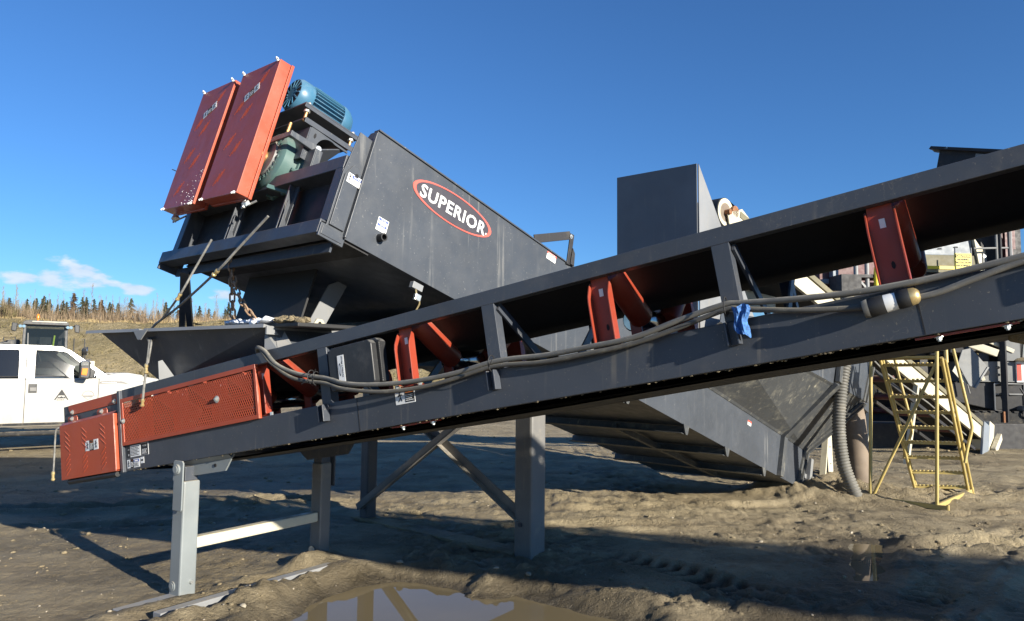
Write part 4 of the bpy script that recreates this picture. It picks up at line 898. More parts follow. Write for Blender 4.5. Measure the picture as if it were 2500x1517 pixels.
mb = MB(); mb.box(hb-.033, HU+.0, .0005, .0195, -.055, .03); mb.box(hb-.02, HU-.015, -.004, .0005, -.04, .015); T.part('ledge_end', mb, 'tub', led, bev=.003)
mb = MB(); mb.box(hb+.10, hb+.115, .05, TW_+.03, -.10, -.037); mb.box(hb-.03, HU, TW_+.07, TW_+.09, -.08, .04); T.part('ledge_web', mb, 'grey', led)
for y in (.64, 1.34):
    mb = MB(); mb.box(hb+.02, hb+.09, y-.008, y+.008, .056, .42); mb.prism([(hb+.02, .056), (hb+.10, .056), (hb+.04, .17), (hb+.02, .30)], y-.045, y-.035, 'y'); mb.box(hb+.06, hb+.072, y-.05, y+.05, .056, .42); T.part('mid_post', mb, 'grey', bev=.002)
mb = MB(); mb.box(hb+.115, hb+.125, .03, TW_-.02, .058, .42); T.part('head_plate', mb, 'machine_shade'); mb = MB(); mb.box(HU-.03, -7.40, .02, TW_-.06, -.014, -.003); T.part('under_plate', mb, 'machine_shade'); mb = MB(); mb.box(HU+.01, HU+.02, .01, TW_-.01, .01, .5); T.part('head_plate', mb, 'machine_shade')
for x0, y0, x1, y1 in ((-2.52, 5.62, -3.06, 6.84), (-2.50, 5.60, -2.93, 6.74)):
    p, q = TF.inv(Vector((x0, y0, 2.33))), TF.inv(Vector((x1, y1, 1.86)))
    mb = MB(); mb.bar(p, q, .05, .03); T.part('support_strut', mb, 'grey')
# discharge chute with rubber curtain and lower rim
D0 = TF.m.to_3x3()
mb = MB(); mb.box(-7.30, -7.285, .74, 1.66, -.45, -.0); ch = T.part('discharge_chute', mb, 'rubber')
mb = MB(); mb.box(-7.28, -6.75, 1.65, 1.66, -.30, -.0); T.part('chute_side', mb, 'rubber', ch)
# name logo
sh = Sheet((-6.845, -.0015, .592), (1, 0, .018), (0, 0, 1)); A, B = .395, .112
mb = MB(); sh.disc(mb, 0, 0, A*.95, B*.9, 0, .002, 56); lg = T.part('logo_field', mb, 'logo_dark')
mb = MB(); sh.disc(mb, 0, 0, A, B, 0, .003, 64, .925); T.part('logo_ring', mb, 'logo_red', lg)
t = text_mb(sh, 'SUPERIOR', .005, -.004, .655, .094, .002, .0015, .021, space=1.09); T.part('logo_lettering', t, 'white', lg)
mb = MB(); sh.disc(mb, .345, -.028, .0075, .0075, .002, .003, 14); T.part('registered_mark', mb, 'white', lg)
# notices and outlet pipe
def wsheet(u, z): return Sheet((u, -.0005, z), (1, 0, 0), (0, 0, 1))
sticker(T, wsheet(-7.42, .163), .086, .088, [('r', .06, .94, .78, .94, 'blue'), ('r', .06, .94, .36, .52, 'blue'), ('t', .28, .74, .81, .91, 'NOTICE', 'white'), ('t', .28, .74, .39, .49, 'NOTICE', 'white'), ('l', .1, .9, .56, .75, 2), ('l', .1, .9, .1, .34, 3)], name='notice_sticker')
sticker(T, wsheet(-5.80, .697), .12, .06, [('r', 0, 1, .7, 1, 'redprint'), ('t', .1, .9, .75, .95, 'DANGER', 'white'), ('l', .06, .94, .1, .62, 4)], name='danger_sticker')
sticker(T, wsheet(-1.79, .385), .10, .055, [('r', 0, 1, .62, 1, 'redprint'), ('l', .06, .94, .1, .5, 3)], name='danger_sticker')
sticker(T, Sheet((hb+.03, -.0145, .335), (1, 0, 0), (0, 0, 1)), .105, .062, [('r', .3, .96, .6, .92, 'blue'), ('t', .4, .9, .67, .86, 'NOTICE', 'white'), ('i', .03, .27, .15, .95), ('l', .3, .95, .1, .5, 3)], name='notice_sticker')
mb = MB(); mb.lathe((-7.37, 0, .122), (-7.37, -.05, .122), [(0, .026), (1, .026), (1, .018), (.2, .018)], 18, cap=False); pc = T.part('drain_socket', mb, 'rubber', smooth=40)
mb = MB(); mb.cyl((-7.37, -.001, .122), (-7.37, -.006, .122), .018, n=14); T.part('socket_bore', mb, 'dark', pc)
mb = MB(); mb.box(-7.03, -6.94, -.02, .02, -.075, -.03); hk = T.part('hanger_clip', mb, 'ltgrey', bev=.003)
mb = MB(); mb.tube([(-6.99, -.01, -.075), (-6.97, -.02, -.13), (-6.95, -.03, -.145), (-6.96, -.05, -.17), (-7.05, -.12, -.32)], .006, 6); T.part('bent_rod', mb, 'brass', hk, smooth=40)
mb = MB(); mb.box(-7.0, -6.95, -.04, -.015, -.15, -.105); T.part('rod_clamp', mb, 'zinc', hk, bev=.004)
# ---- drives
GF = Frm(TF.w(-7.955, 1.197, .836), (R(3.1), R(14.53), R(47.66)))
GF2 = Frm(TF.w(-7.955, 1.852, .854), (R(3.1), R(14.53), R(47.66)))
def toT(F, p): return TF.inv(F.w(*p))
for gi, F in enumerate((GF, GF2)):
    def bx(mb, a0, a1, b0, b1, c0, c1):
        vs = [toT(F, (x, y, z)) for z in (c0, c1) for y in (b0, b1) for x in (a0, a1)]
        mb.add(vs, [(0, 2, 3, 1), (4, 5, 7, 6), (0, 1, 5, 4), (2, 6, 7, 3), (0, 4, 6, 2), (1, 3, 7, 5)])
    W2, H2 = .2775, .518
    mb = MB(); bx(mb, 0, .088, -W2, W2, -H2, H2); gd = T.part('drive_guard', mb, 'red', bev=.004, label='near red drive guard, clean sided' if gi == 0 else 'far red drive guard with white bird droppings at its foot')
    mb = MB(); bx(mb, .090, .114, -W2-.004, W2+.004, -H2-.004, H2+.004); T.part('guard_back_pan', mb, 'red', gd, bev=.003)
    for cz, cy in ((.40, -.10), (.22, .13), (.15, .0), (-.07, .11), (-.14, -.03), (-.36, .09)):
        for k in range(3):
            mb = MB(); y = cy+.028*(k-1); p, q_ = toT(F, (-.0015, y+.030, cz-.014*(k-1)-.045)), toT(F, (-.0015, y-.030, cz-.014*(k-1)+.045)); mb.bar(p, q_, .0032, .0016, toT(F, (-1, 0, 0))-toT(F, (0, 0, 0))); T.part('vent_slit', mb, 'red', gd)
    for y, z in ((-W2+.03, H2), (W2-.03, H2), (-W2+.03, -H2), (W2-.03, -H2)):
        mb = MB(); mb.lathe(toT(F, (.0, y, z*.985)), toT(F, (-.022, y, z*1.02)), [(0, .011), (.4, .009), (1, .005)], 8); mb.bar(toT(F, (-.012, y-.018, z)), toT(F, (-.012, y+.024, z*1.01)), .006, .006); T.part('wing_latch', mb, 'white', gd)
    o, x, y = toT(F, (-.001, .085, .245)), toT(F, (0, -1, .42))-toT(F, (0, 0, 0)), toT(F, (0, .42, 1))-toT(F, (0, 0, 0))
    sticker(T, Sheet(o, x, y), .19, .062, WST, gd)
    if gi == 1:
        rr = random.Random(4); mb = MB()
        for i in range(45):
            t = rr.random()**.7; y = -W2+.02+t*.36*rr.random(); z = -H2+.01+rr.random()**2*.30*(1-abs(y+W2)/.5)
            c = toT(F, (-.001, y, z)); r = rr.uniform(.001, .0036); mb.lump(c, r, (1, 1, 1), rr)
        T.part('bird_droppings', mb, 'snow', gd, stuff=True)
# motor on its slide base
MF = Frm(GF.m.translation, (R(3.1), R(14.53), R(47.66)))
mc = TF.inv(Vector(TF.w(-7.80, .95, 1.185))); ax_ = Vector((1, 0, 0.012))
def mp_(t, dy=0, dz=0): return Vector(mc)+ax_*t+Vector((0, dy, dz))
mb = MB(); mb.lathe(mp_(0), mp_(.12), [(0, .02), (0, .055), (.12, .055), (.12, .095), (.02, .098), (.02, .118), (.25, .134), (.8, .136), (1, .128), (1, .05)], 28); mo = T.part('fan_cowl', mb, 'motor', smooth=35)
mb = MB()
for i in range(14):
    a = i*2*math.pi/14; mb.bar(mp_(.004, .052*math.cos(a), .052*math.sin(a)), mp_(.004, .112*math.cos(a+.12), .112*math.sin(a+.12)), .010, .014, (1, 0, 0))
T.part('fan_grille', mb, 'motor', mo)
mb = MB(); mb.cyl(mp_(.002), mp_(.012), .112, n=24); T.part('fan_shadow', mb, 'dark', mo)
mb = MB(); mb.cyl(mp_(.12), mp_(.37), .112, n=28)
for i in range(30):
    a = i*2*math.pi/30
    if math.sin(a) < -.75: continue
    mb.bar(mp_(.125, .122*math.cos(a), .122*math.sin(a)), mp_(.372, .122*math.cos(a), .122*math.sin(a)), .005, .034, (0, math.cos(a), math.sin(a)))
mot = T.part('motor_body', mb, 'motor', smooth=30)
mb = MB(); mb.lathe(mp_(.378), mp_(.50), [(0, .138), (.15, .14), (.5, .13), (.85, .10), (1, .07)], 28); T.part('end_bell', mb, 'motor', mot, smooth=35)
mb = MB(); mb.tube([mp_(.20+.022*math.cos(a*.5), 0, .138+.022*math.sin(a*.5)) for a in range(13)], .006, 6, True); T.part('lifting_eye', mb, 'motor', mot, smooth=40)
mb = MB(); mb.box(-7.76, -7.42, .80, .86, 1.06, 1.09); mb.box(-7.76, -7.42, 1.04, 1.1, 1.06, 1.09); T.part('motor_feet', mb, 'motor', mot)
mb = MB(); mb.box(-7.79, -7.30, .70, 1.30, 1.045, 1.057); mb.box(-7.79, -7.30, .70, .708, 1.02, 1.045); pl = T.part('motor_base', mb, 'grey', bev=.002)
mb = MB(); mb.box(-7.76, -7.34, .70, 1.30, .940, .952); mb.box(-7.76, -7.34, .694, .7, .912, .952); T.part('lower_base', mb, 'grey', pl, bev=.002)
for u in (-7.75, -7.36):
    mb = MB(); mb.cyl((u, .73, .93), (u, .73, 1.075), .011, n=10); T.part('jack_screw', mb, 'bronze', pl)
    mb = MB(); mb.cyl((u, .73, 1.0), (u, .73, 1.018), .022, n=6); mb.cyl((u, .73, 1.058), (u, .73, 1.07), .018, n=6); T.part('jack_nut', mb, 'zinc', pl)
mb = MB(); mb.cyl((-7.80, .80, .80), (-7.80, .80, .90), .012, n=8); T.part('jack_screw', mb, 'bronze', pl)
# support bracket plates
arc = [(-7.52+.10*math.cos(a), .79+.105*math.sin(a)) for a in [math.pi*(1-.62*i/9) for i in range(10)]]
mb = MB(); mb.prism([(-7.70, .66), (-7.70, .90), (-7.685, .915), (-7.37, .90), (-7.37, .885)]+arc[::-1]+[(-7.62, .66)], .70, .712, 'y'); bk = T.part('base_bracket', mb, 'tub', bev=.002)
mb = MB(); mb.box(-7.705, -7.695, .70, 1.2, .66, .905); mb.poly([(-7.40, .712, .90), (-7.40, 1.3, .90), (-7.40, 1.3, .70), (-7.52, .9, .66), (-7.60, .712, .78)], .01); T.part('bracket_web', mb, 'grey', bk)
mb = MB(); mb.prism([(-7.66, .86), (-7.655, .845), (-7.645, .845), (-7.64, .86), (-7.645, .88), (-7.655, .88)], .697, .70, 'y'); T.part('slot_hole', mb, 'dark', bk)
# torque arm channel and strut
mb = MB(); mb.prism([(-7.83, .745), (-7.83, .785), (-7.62, .79), (-7.60, .775), (-7.60, .75), (-7.62, .735)], .66, .69, 'y'); mb.box(-7.84, -7.825, .66, 1.25, .745, .787); ta = T.part('torque_arm', mb, 'tub', bev=.004)
mb = MB(); mb.cyl((-7.62, .66, .763), (-7.62, .645, .763), .022, n=16); T.part('arm_pin', mb, 'zinc', ta, smooth=40)
mb = MB(); mb.box(-7.665, -7.655, .60, .70, .44, .735); mb.box(-7.655, -7.605, .60, .61, .44, .735); st = T.part('torque_strut', mb, 'tub', bev=.003)
mb = MB(); mb.cyl((-7.63, .60, .47), (-7.63, .597, .47), .010, n=10); T.part('slot_hole', mb, 'dark', st)
# gearbox
gc = Vector((-7.80, 1.0, .655)); gp = lambda t, dy=0, dz=0: gc+Vector((t, dy, dz))
mb = MB(); mb.lathe(gp(0), gp(.26), [(0, .07), (0, .10), (.02, .155), (.06, .195), (.12, .215), (.5, .222), (.52, .245), (.60, .245), (.62, .215), (.95, .16), (1, .10)], 36); ge = T.part('gearbox', mb, 'gear', smooth=32)
mb = MB(); mb.lathe(gp(-.012), gp(.03), [(0, .05), (0, .145), (.4, .15), (1, .155)], 32); T.part('gearbox_face', mb, 'colpaint', ge, smooth=32)
for i in range(10):
    a = i*2*math.pi/10+.3; mb = MB(); mb.lump(gp(.145, .238*math.cos(a), .238*math.sin(a)), .022, (1.4, 1, 1)); mb.cyl(gp(.10, .236*math.cos(a), .236*math.sin(a)), gp(.125, .236*math.cos(a), .236*math.sin(a)), .012, n=6); T.part('flange_bolt', mb, 'gear', ge)
mb = MB(); mb.lathe(gp(-.11), gp(0), [(0, .03), (0, .052), (.3, .052), (.32, .068), (.62, .07), (.64, .056), (1, .056)], 22); T.part('shaft_collar', mb, 'bronze', ge, smooth=35)
for i, ch_ in enumerate('TA9215H25'):                            # cast lettering running round the rim
    a = R(-128+i*14.5); r = .172; c = gp(-.003+.03, r*math.sin(-a)*1.0, r*math.cos(a)*1.0) if 0 else gp(.022, -r*math.sin(a+R(180)), r*math.cos(a+R(180)))
    rad = (c-gp(.022)).normalized(); tn = Vector((-1, 0, 0)).cross(rad)*-1
    t = text_mb(Sheet(c+Vector((-.02, 0, 0)), -tn, -rad), ch_, 0, 0, None, .034, 0, .006, .01); T.part('cast_letter', t, 'gear', ge)
mb = MB(); mb.bar((-7.78, .86, .42), (-7.62, .70, .40), .03, .03); mb.lathe((-7.70, .80, .40), (-7.58, .66, .47), [(0, .02), (1, .02)], 8); T.part('torque_lug', mb, 'gear', ge, bev=.004)
mb = MB(); mb.lathe((-7.56, .72, .52), (-7.44, .72, .52), [(0, .03), (.1, .08), (.8, .085), (1, .05)], 20); T.part('rear_cover', mb, 'gear', ge, smooth=35)
mb = MB(); mb.lathe((-7.47, .66, .575), (-7.44, .66, .575), [(0, .09), (0, .125), (1, .125), (1, .09)], 28); T.part('shaft_sheave', mb, 'rubber', smooth=35)
for F, s_ in ((GF, 1), (GF2, -1)):                               # latch clusters hanging below the guards
    mb = MB(); p = toT(F, (.10, -.23*s_, -.55)); mb.lump(p, .03, (1, 1.6, .8)); mb.tube([p, p+Vector((.0, .03, -.03)), p+Vector((.05, -.05, .04))], .008, 6); mb.cyl(p+Vector((0, 0, -.03)), p+Vector((0, 0, .03)), .014, n=8); T.part('latch_cluster', mb, 'zinc')

# ------------------------------------------------------------------ portal leg frame that carries the washer
LF = Frm((.175, 6.62, 0), (0, 0, .8427))                         # x along tub plan, y away
T = Thing('washer_support', 'steel portal frame with a thick pale column and crossed braces holding up the tub', 'support frame', LF)
yl = 2.30
mb = MB(); mb.box(-.10, .10, -.10, .10, -.2, 1.62); cl = T.part('column', mb, 'colpaint', bev=.022)
mb = MB(); mb.box(-.065, .065, yl-.065, yl+.065, -.2, 1.62); T.part('leg', mb, 'grey', bev=.014)
mb = MB(); mb.box(-.07, .07, -.2, yl+.2, 1.62, 1.70); T.part('head_beam', mb, 'grey', bev=.006)
mb = MB(); mb.bar((-.11, yl, .10), (-.11, -.05, 1.60), .012, .08, (1, 0, 0)); mb.bar((-.145, yl, .125), (-.145, -.05, 1.63), .07, .010, (1, 0, 0)); T.part('brace', mb, 'colpaint')
mb = MB(); mb.bar((-.06, 0, .30), (-.06, yl, 1.58), .012, .10, (0, 0, 1)); mb.angle((-.05, .05, .28), (-.05, yl, 1.55), .075, .01, (0, 0, 1)); T.part('brace', mb, 'colpaint')
mb = MB(); mb.cyl((-.10, .02, .26), (-.115, .02, .26), .02, n=8); T.part('bolt', mb, 'grey', cl)
solo('skid_beam', MB().box(-.12, .12, .1, yl+.15, -.06, .004), M['mud'], 'shaded steel skid joining the column and thin leg at the ground', 'skid', LF, bev=.006)
# chute rim plate under the curtain, with snow, hung on chains
a, b = Vector((-2.07, 5.30, 1.895)), Vector((-1.36, 4.68, 1.885)); d = (b-a).normalized(); bk = Vector((.665, .745, 0))
def ch_w(t, k, z): return a+(b-a)*t+bk*k+Vector((0, 0, z))
mb = MB(); mb.poly([ch_w(0, 0, -.02), ch_w(1, 0, -.02), ch_w(1, .5, -.02), ch_w(0, .5, -.02)], .028)
solo('hanging_plate', mb, 'rubber', 'dark rim plate hanging on rusty chains below the discharge curtain', 'plate', Frm(), tuple(a), bev=.006)
mb = MB(); rr = random.Random(8)
for i in range(46):
    t = rr.uniform(.04, .63); t = t+(.06 if .30 < t < .36 else 0); mb.lump(ch_w(t, rr.uniform(.0, .08), .018+rr.uniform(0, .012)), rr.uniform(.02, .034), (1.5, 1.3, .8), rr, .35)
solo('snow_patch', mb, 'snow', 'strip of leftover snow lying on the dark rim plate', 'snow', Frm(), tuple(a), smooth=60)
mb = MB()
for i in range(26): mb.lump(ch_w(rr.uniform(.68, .98), rr.uniform(.0, .1), .02+rr.uniform(0, .02)), rr.uniform(.016, .036), (1.2, 1.2, .8), rr, .4)
solo('mud_crust', mb, M['mud'], 'brown mud crust at the right end of the rim plate beside the snow', 'mud', Frm(), tuple(b), smooth=60)
# chains
lk = MB(); n = 14; pt = []
for i in range(n):
    t = i/n*2*math.pi; x, y = math.cos(t)*.017, math.sin(t)*.017; pt.append((x, 0, y+(.018 if y > 0 else -.018)))
lk.tube(pt, .0065, 6, True); lkm = mesh('link', lk, 'chain', smooth=50)
def chain(p0, p1, sag, lab):
    p0, p1 = Vector(p0), Vector(p1); T = Thing('chain', lab, 'chain', Frm(), tuple(p1), 'rusty chains holding the rim plate'); L = (p1-p0).length; n = int(L/.052)
    for i in range(n):
        t = (i+.5)/n; p = p0.lerp(p1, t)+Vector((sag[0], sag[1], -abs(sag[2])))*math.sin(math.pi*t); dd = (p1-p0)+Vector((sag[0], sag[1], -abs(sag[2])))*math.pi*math.cos(math.pi*t)
        o = obj('link', lkm, T.r); q = dd.to_track_quat('Z', 'Y'); o.rotation_mode = 'QUATERNION'; o.rotation_quaternion = q @ Euler((0, 0, (i % 2)*math.pi/2+.4)).to_quaternion(); o.location = p-p1
chain((-2.03, 5.25, 2.46), (-1.975, 5.22, 1.90), (0, 0, 0), 'left rusty chain hanging straight down to the snowy rim plate')
chain((-2.03, 5.28, 2.34), (-1.71, 4.99, 1.90), (-.03, -.02, .03), 'right rusty chain slanting down to the middle of the snowy rim plate')
# ------------------------------------------------------------------ thin grease lines
def line_thing(name, lab, cat, pts, r, mat, fits, k=7, group=None):
    P = catmull(pts, k); o = P[-1]
    T = Thing(name, lab, cat, Frm(), tuple(o), group); mb = MB(); mb.tube(P, r, 7); l = T.part('line', mb, mat, smooth=50)
    for a, b, rr, m in fits:
        mb = MB(); a, b = Vector(a), Vector(b); mb.lathe(a, b, [(0, rr*.8), (.15, rr*1.3), (.35, rr*1.3), (.4, rr), (.7, rr), (.75, rr*1.4), (.92, rr*1.4), (1, rr*.6)], 10); T.part('fitting', mb, m, smooth=30)
    return T
A0 = TF.w(-7.82, .615, .135); A1 = Vector((-2.0, 4.94, 2.24)); N0 = CF.w(-.42, .085, 1.04)
E0, E1 = CF.w(-.31, -.05, .60), CF.w(-.358, -.045, .454)
line_thing('grease_line', 'grease line from the washer head down to a brass tip on the perforated guard', 'hose',
           [A0, A0.lerp(A1, .5), A1, A1.lerp(N0, .55)+Vector((0, 0, -.01)), N0+Vector((.05, -.01, .05)), N0+Vector((0, -.02, -.04)), CF.w(-.245, -.03, .9), CF.w(-.275, -.045, .73), E0, E1], .009, 'hoseline',
           [(A1+(A1-A0)*-.05, A1+(A1-A0)*.06, .012, 'brass'), (CF.w(-.275, -.045, .76), CF.w(-.28, -.046, .68), .011, 'brass'), (E1+(E0-E1)*.35, E1-(E0-E1)*.04, .011, 'brass')], group='grease lines')
B0 = TF.w(-7.82, 1.326, .05); B1 = Vector((-2.36, 5.21, 2.11))
line_thing('grease_line', 'second grease line starting at the front ledge and ending just under the hopper lip', 'hose',
           [B0, B0.lerp(B1, .5), B1, B1.lerp(N0, .6)+Vector((0, .02, -.01)), N0+Vector((.03, .02, .05)), N0+Vector((.02, -.02, -.04)), CF.w(-.225, -.028, .9), CF.w(-.262, -.04, .76)], .008, 'hoseline',
           [(B1+(B1-B0)*-.04, B1+(B1-B0)*.10, .011, 'brass')], group='grease lines')
line_thing('grease_line', 'loose grease line dangling off the left end of the tail guard', 'hose',
           [CF.w(-1.53, -.03, .45), CF.w(-1.58, -.06, .43), CF.w(-1.625, -.05, .36), CF.w(-1.66, -.045, .22), CF.w(-1.69, -.045, .07), CF.w(-1.695, -.045, .03)], .007, 'hoseline',
           [(CF.w(-1.69, -.045, .10), CF.w(-1.697, -.045, .02), .011, 'brass')], group='grease lines')
mb = MB(); mb.tube([TF.w(-7.9, 2.16, .70), TF.w(-7.93, 2.28, .74)], .004, 5); solo('wire_end', mb, 'hoseline', 'stiff wire end sticking out left of the far red guard', 'wire', Frm(), tuple(TF.w(-7.9, 2.16, .70)))
# ------------------------------------------------------------------ power cables slung along the frame
UPC = [(.86, .05, .632), (.92, .0, .652), (.975, -.03, .648), (1.041, -.035, .61), (1.142, -.04, .508), (1.329, -.04, .416), (1.58, -.045, .348), (1.748, -.075, .292), (1.952, -.075, .25), (2.225, -.05, .223), (2.519, -.035, .219), (2.815, -.03, .238), (3.112, -.03, .216), (3.357, -.04, .212), (3.586, -.04, .213), (3.807, -.035, .248), (4.012, -.03, .274), (4.088, -.03, .266), (4.316, -.05, .232), (4.53, -.05, .21), (4.731, -.04, .204), (4.898, -.03, .208), (5.099, -.03, .217), (5.34, -.03, .235), (5.7, -.04, .21), (6.3, -.03, .26), (7.5, -.035, .21), (8.8, -.03, .26), (10.1, -.035, .21), (11.4, -.03, .26), (13, -.03, .2)]
LOC = [(.88, .07, .632), (.95, -.0, .645), (1.0, -.03, .62), (1.10, -.04, .52), (1.30, -.05, .392), (1.576, -.055, .318), (1.744, -.085, .26), (2.026, -.08, .198), (2.294, -.05, .18), (2.515, -.035, .191), (2.792, -.03, .214), (3.08, -.035, .185), (3.352, -.04, .181), (3.581, -.04, .186), (3.80, -.04, .215), (4.02, -.04, .25), (4.08, -.04, .243), (4.133, -.04, .229), (4.306, -.055, .186), (4.471, -.05, .157), (4.565, -.05, .143)]
LOD = [(4.745, -.05, .142), (4.815, -.045, .147), (4.936, -.035, .172), (5.096, -.03, .200), (5.34, -.035, .215), (5.7, -.04, .19), (6.3, -.03, .24), (7.5, -.035, .18), (8.8, -.03, .24), (10.1, -.035, .18), (11.4, -.03, .24), (13, -.03, .18)]
for nm, P, r, m, lab in (('power_cable', UPC, .0135, 'cable', 'upper of two thick dusty grey cables slung along the conveyor frame'), ('power_cable', LOC, .012, 'cablemud', 'lower mud-crusted cable running up to the plug under the red bracket')):
    mb = MB(); mb.tube([Vector(p) for p in catmull(P, 6)], r, 9); solo(nm, mb, m, lab, 'cable', CF, P[0], 'power cables on the conveyor', smooth=50)
mb = MB(); mb.tube([Vector(p) for p in catmull(LOD, 6)], .0125, 9); solo('power_cable', mb, 'cable', 'cable leaving the right end of the taped plug and rising to the right edge', 'cable', CF, LOD[0], 'power cables on the conveyor', smooth=50)
T = Thing('cable_plug', 'big taped cable plug with clear ends hanging on the conveyor frame', 'plug', CF, (4.65, -.05, .142))
p, q = Vector((4.555, -.052, .136)), Vector((4.752, -.052, .152))
mb = MB(); mb.lathe(p, q, [(.02, .016), (0, .034), (.10, .037), (.14, .033), (.30, .034), (.32, .031)], 18); T.part('socket_end', mb, 'cable', smooth=40)
mb = MB(); mb.lathe(p, q, [(.10, .036), (.16, .038), (.36, .037), (.40, .034)], 18); T.part('black_tape', mb, 'rubber', smooth=40)
mb = MB(); mb.lathe(p, q, [(.38, .03), (.40, .035), (.62, .033), (.66, .03)], 18); T.part('plug_body', mb, 'white', smooth=40)
mb = MB(); mb.lathe(p, q, [(.60, .032), (.64, .036), (.82, .036), (.85, .033)], 18); T.part('black_tape', mb, 'rubber', smooth=40)
mb = MB(); mb.lathe(p, q, [(.82, .030), (.85, .034), (.95, .031), (1.0, .022), (1.02, .015)], 18); T.part('gland', mb, 'brass', smooth=40)
# blue cloth tied over the post foot
rr = random.Random(3); mb = MB(); nu, nw = 9, 11
for lay in (0, 1):
    vs = []
    for j in range(nw):
        t = j/(nw-1); hw = .036-.013*t+.004*math.sin(t*9); cz = .252-.11*t
        for i in range(nu):
            s_ = i/(nu-1)*2-1; vs.append((4.093+hw*s_-.012*t+.004*math.sin(t*7), -.066-lay*.0+.012*math.sin(s_*5+t*3)*(.4+t)+rr.uniform(-.003, .003)-.01*(1-s_*s_)+lay*.012, cz+.006*math.sin(s_*4)+rr.uniform(-.002, .002)-(.014*(s_+1) if j == nw-1 else 0)))
    mb.add(vs, [(j*nu+i, j*nu+i+1, (j+1)*nu+i+1, (j+1)*nu+i) for j in range(nw-1) for i in range(nu-1)])
solo('blue_rag', mb, 'tape', 'crumpled bright blue cloth tied round the cables at the post foot', 'rag', CF, (4.09, -.06, .25))
def tie(u, z, lab, tail):
    mb = MB(); c = [(u+.004*math.sin(a), -.05+.032*math.cos(a), z+.042*math.sin(a)) for a in [i*math.pi/7 for i in range(14)]]; mb.tube(c, .003, 5, True); mb.tube([(u, -.08, z-.02), (u+tail[0], -.09, z+tail[1])], .0022, 4)
    solo('cable_tie', mb, 'ink', lab, 'cable tie', CF, (u, -.05, z), 'cable ties round the cables')
tie(1.50, .36, 'black cable tie at the first dark post, its tail poking out', (.045, .05)); tie(1.46, .375, 'lower left cable tie before the first post', (-.05, -.035)); tie(2.79, .23, 'black cable tie at the middle post', (.03, .012)); tie(4.03, .262, 'cable tie beside the blue cloth', (-.03, -.02))
# ------------------------------------------------------------------ yellow rolling ladder
V3 = Vector
T = Thing('rolling_ladder', 'dusty yellow steel platform ladder with nine treads standing in the mud', 'ladder', Frm(), (4.8, 9.1, 0))
A, B, Cc, D = V3((4.50, 9.37, .0)), V3((5.01, 8.81, .0)), V3((6.02, 9.80, .03)), V3((5.43, 10.02, .0))
At, Bt = V3((4.575, 9.37, 2.25)), V3((5.09, 8.81, 2.25)); Lt, Rt = V3((4.70, 9.42, 1.80)), V3((5.16, 8.86, 1.81))
def tb(name, pts, r, parent=None, mat='yellow'):
    mb = MB(); mb.tube(pts, r, 10); return T.part(name, mb, mat, parent, smooth=45)
pa = tb('post', [A+V3((0, 0, -.05)), At], .021); pb = tb('post', [B+V3((0, 0, -.05)), Bt], .021)
tb('post', [V3((5.33, 9.05, 1.75)), V3((5.41, 9.2, 2.25))], .022)
r1, r2 = tb('side_rail', [D+V3((0, 0, .02)), Lt], .020), tb('side_rail', [Cc+V3((-.02, 0, .02)), Rt], .020); tb('side_rail', [D+V3((.05, .05, .02)), Lt+V3((.06, .05, 0))], .016); tb('side_rail', [Cc+V3((.06, .04, .02)), Rt+V3((.08, .06, -.02))], .018)
tb('brace', [A+V3((.02, 0, .05)), Bt.lerp(B, .22)], .019)
for p, q in ((A, B+(B-A)*.16), (A, D), (B, Cc+(Cc-B)*.08)):
    mb = MB(); mb.bar(p+V3((0, 0, .06)), q+V3((0, 0, .055)), .035, .055); T.part('base_bar', mb, 'yellow', bev=.004)
for p in (B+(B-A)*.16, Cc+(Cc-B)*.08): tb('foot', [p+V3((0, 0, -.06)), p+V3((0, 0, .095))], .016)
for k in range(9):
    t = (k+.55)/9.0; l = D.lerp(Lt, t)+V3((0, 0, .02)); r = Cc.lerp(Rt, t)+V3((0, 0, .02)); f = (r-l).normalized(); bkw = V3((.70, .71, 0))
    mb = MB(); n = 14
    mb.add([l, r, r+bkw*.16, l+bkw*.16, l-V3((0, 0, .035)), r-V3((0, 0, .035)), r+bkw*.16-V3((0, 0, .03)), l+bkw*.16-V3((0, 0, .03))], [(0, 1, 2, 3), (4, 5, 1, 0), (3, 2, 6, 7)])
    for i in range(n): p = l.lerp(r, (i+.5)/n); mb.lump(p+V3((0, 0, .006)), .014, (1.4, 1.2, .8), random, .15)
    T.part('tread', mb, 'yellow')
mb = MB(); mb.bar(Lt+V3((-.02, 0, .0)), Rt+V3((-.05, .0, 0)), .03, .045); mb.add([Lt, Rt, B.lerp(Bt, .8), A.lerp(At, .8)], [(0, 1, 2, 3)]); T.part('platform', mb, 'yellow')
tb('handrail', catmull([V3((5.08, 9.9, 2.2)), V3((5.14, 9.9, 1.78)), V3((5.30, 9.9, 1.1)), V3((5.336, 9.9, .90)), V3((5.309, 9.9, .77)), V3((5.24, 9.9, .62)), V3((5.2, 9.86, .5))], 5), .018)
tb('handrail', catmull([V3((5.56, 9.4, 2.25)), V3((5.631, 9.4, 1.914)), V3((5.76, 9.4, 1.3)), V3((5.82, 9.4, 1.0)), V3((5.82, 9.4, .9)), V3((5.76, 9.4, .68)), V3((5.72, 9.4, .5))], 5), .019)
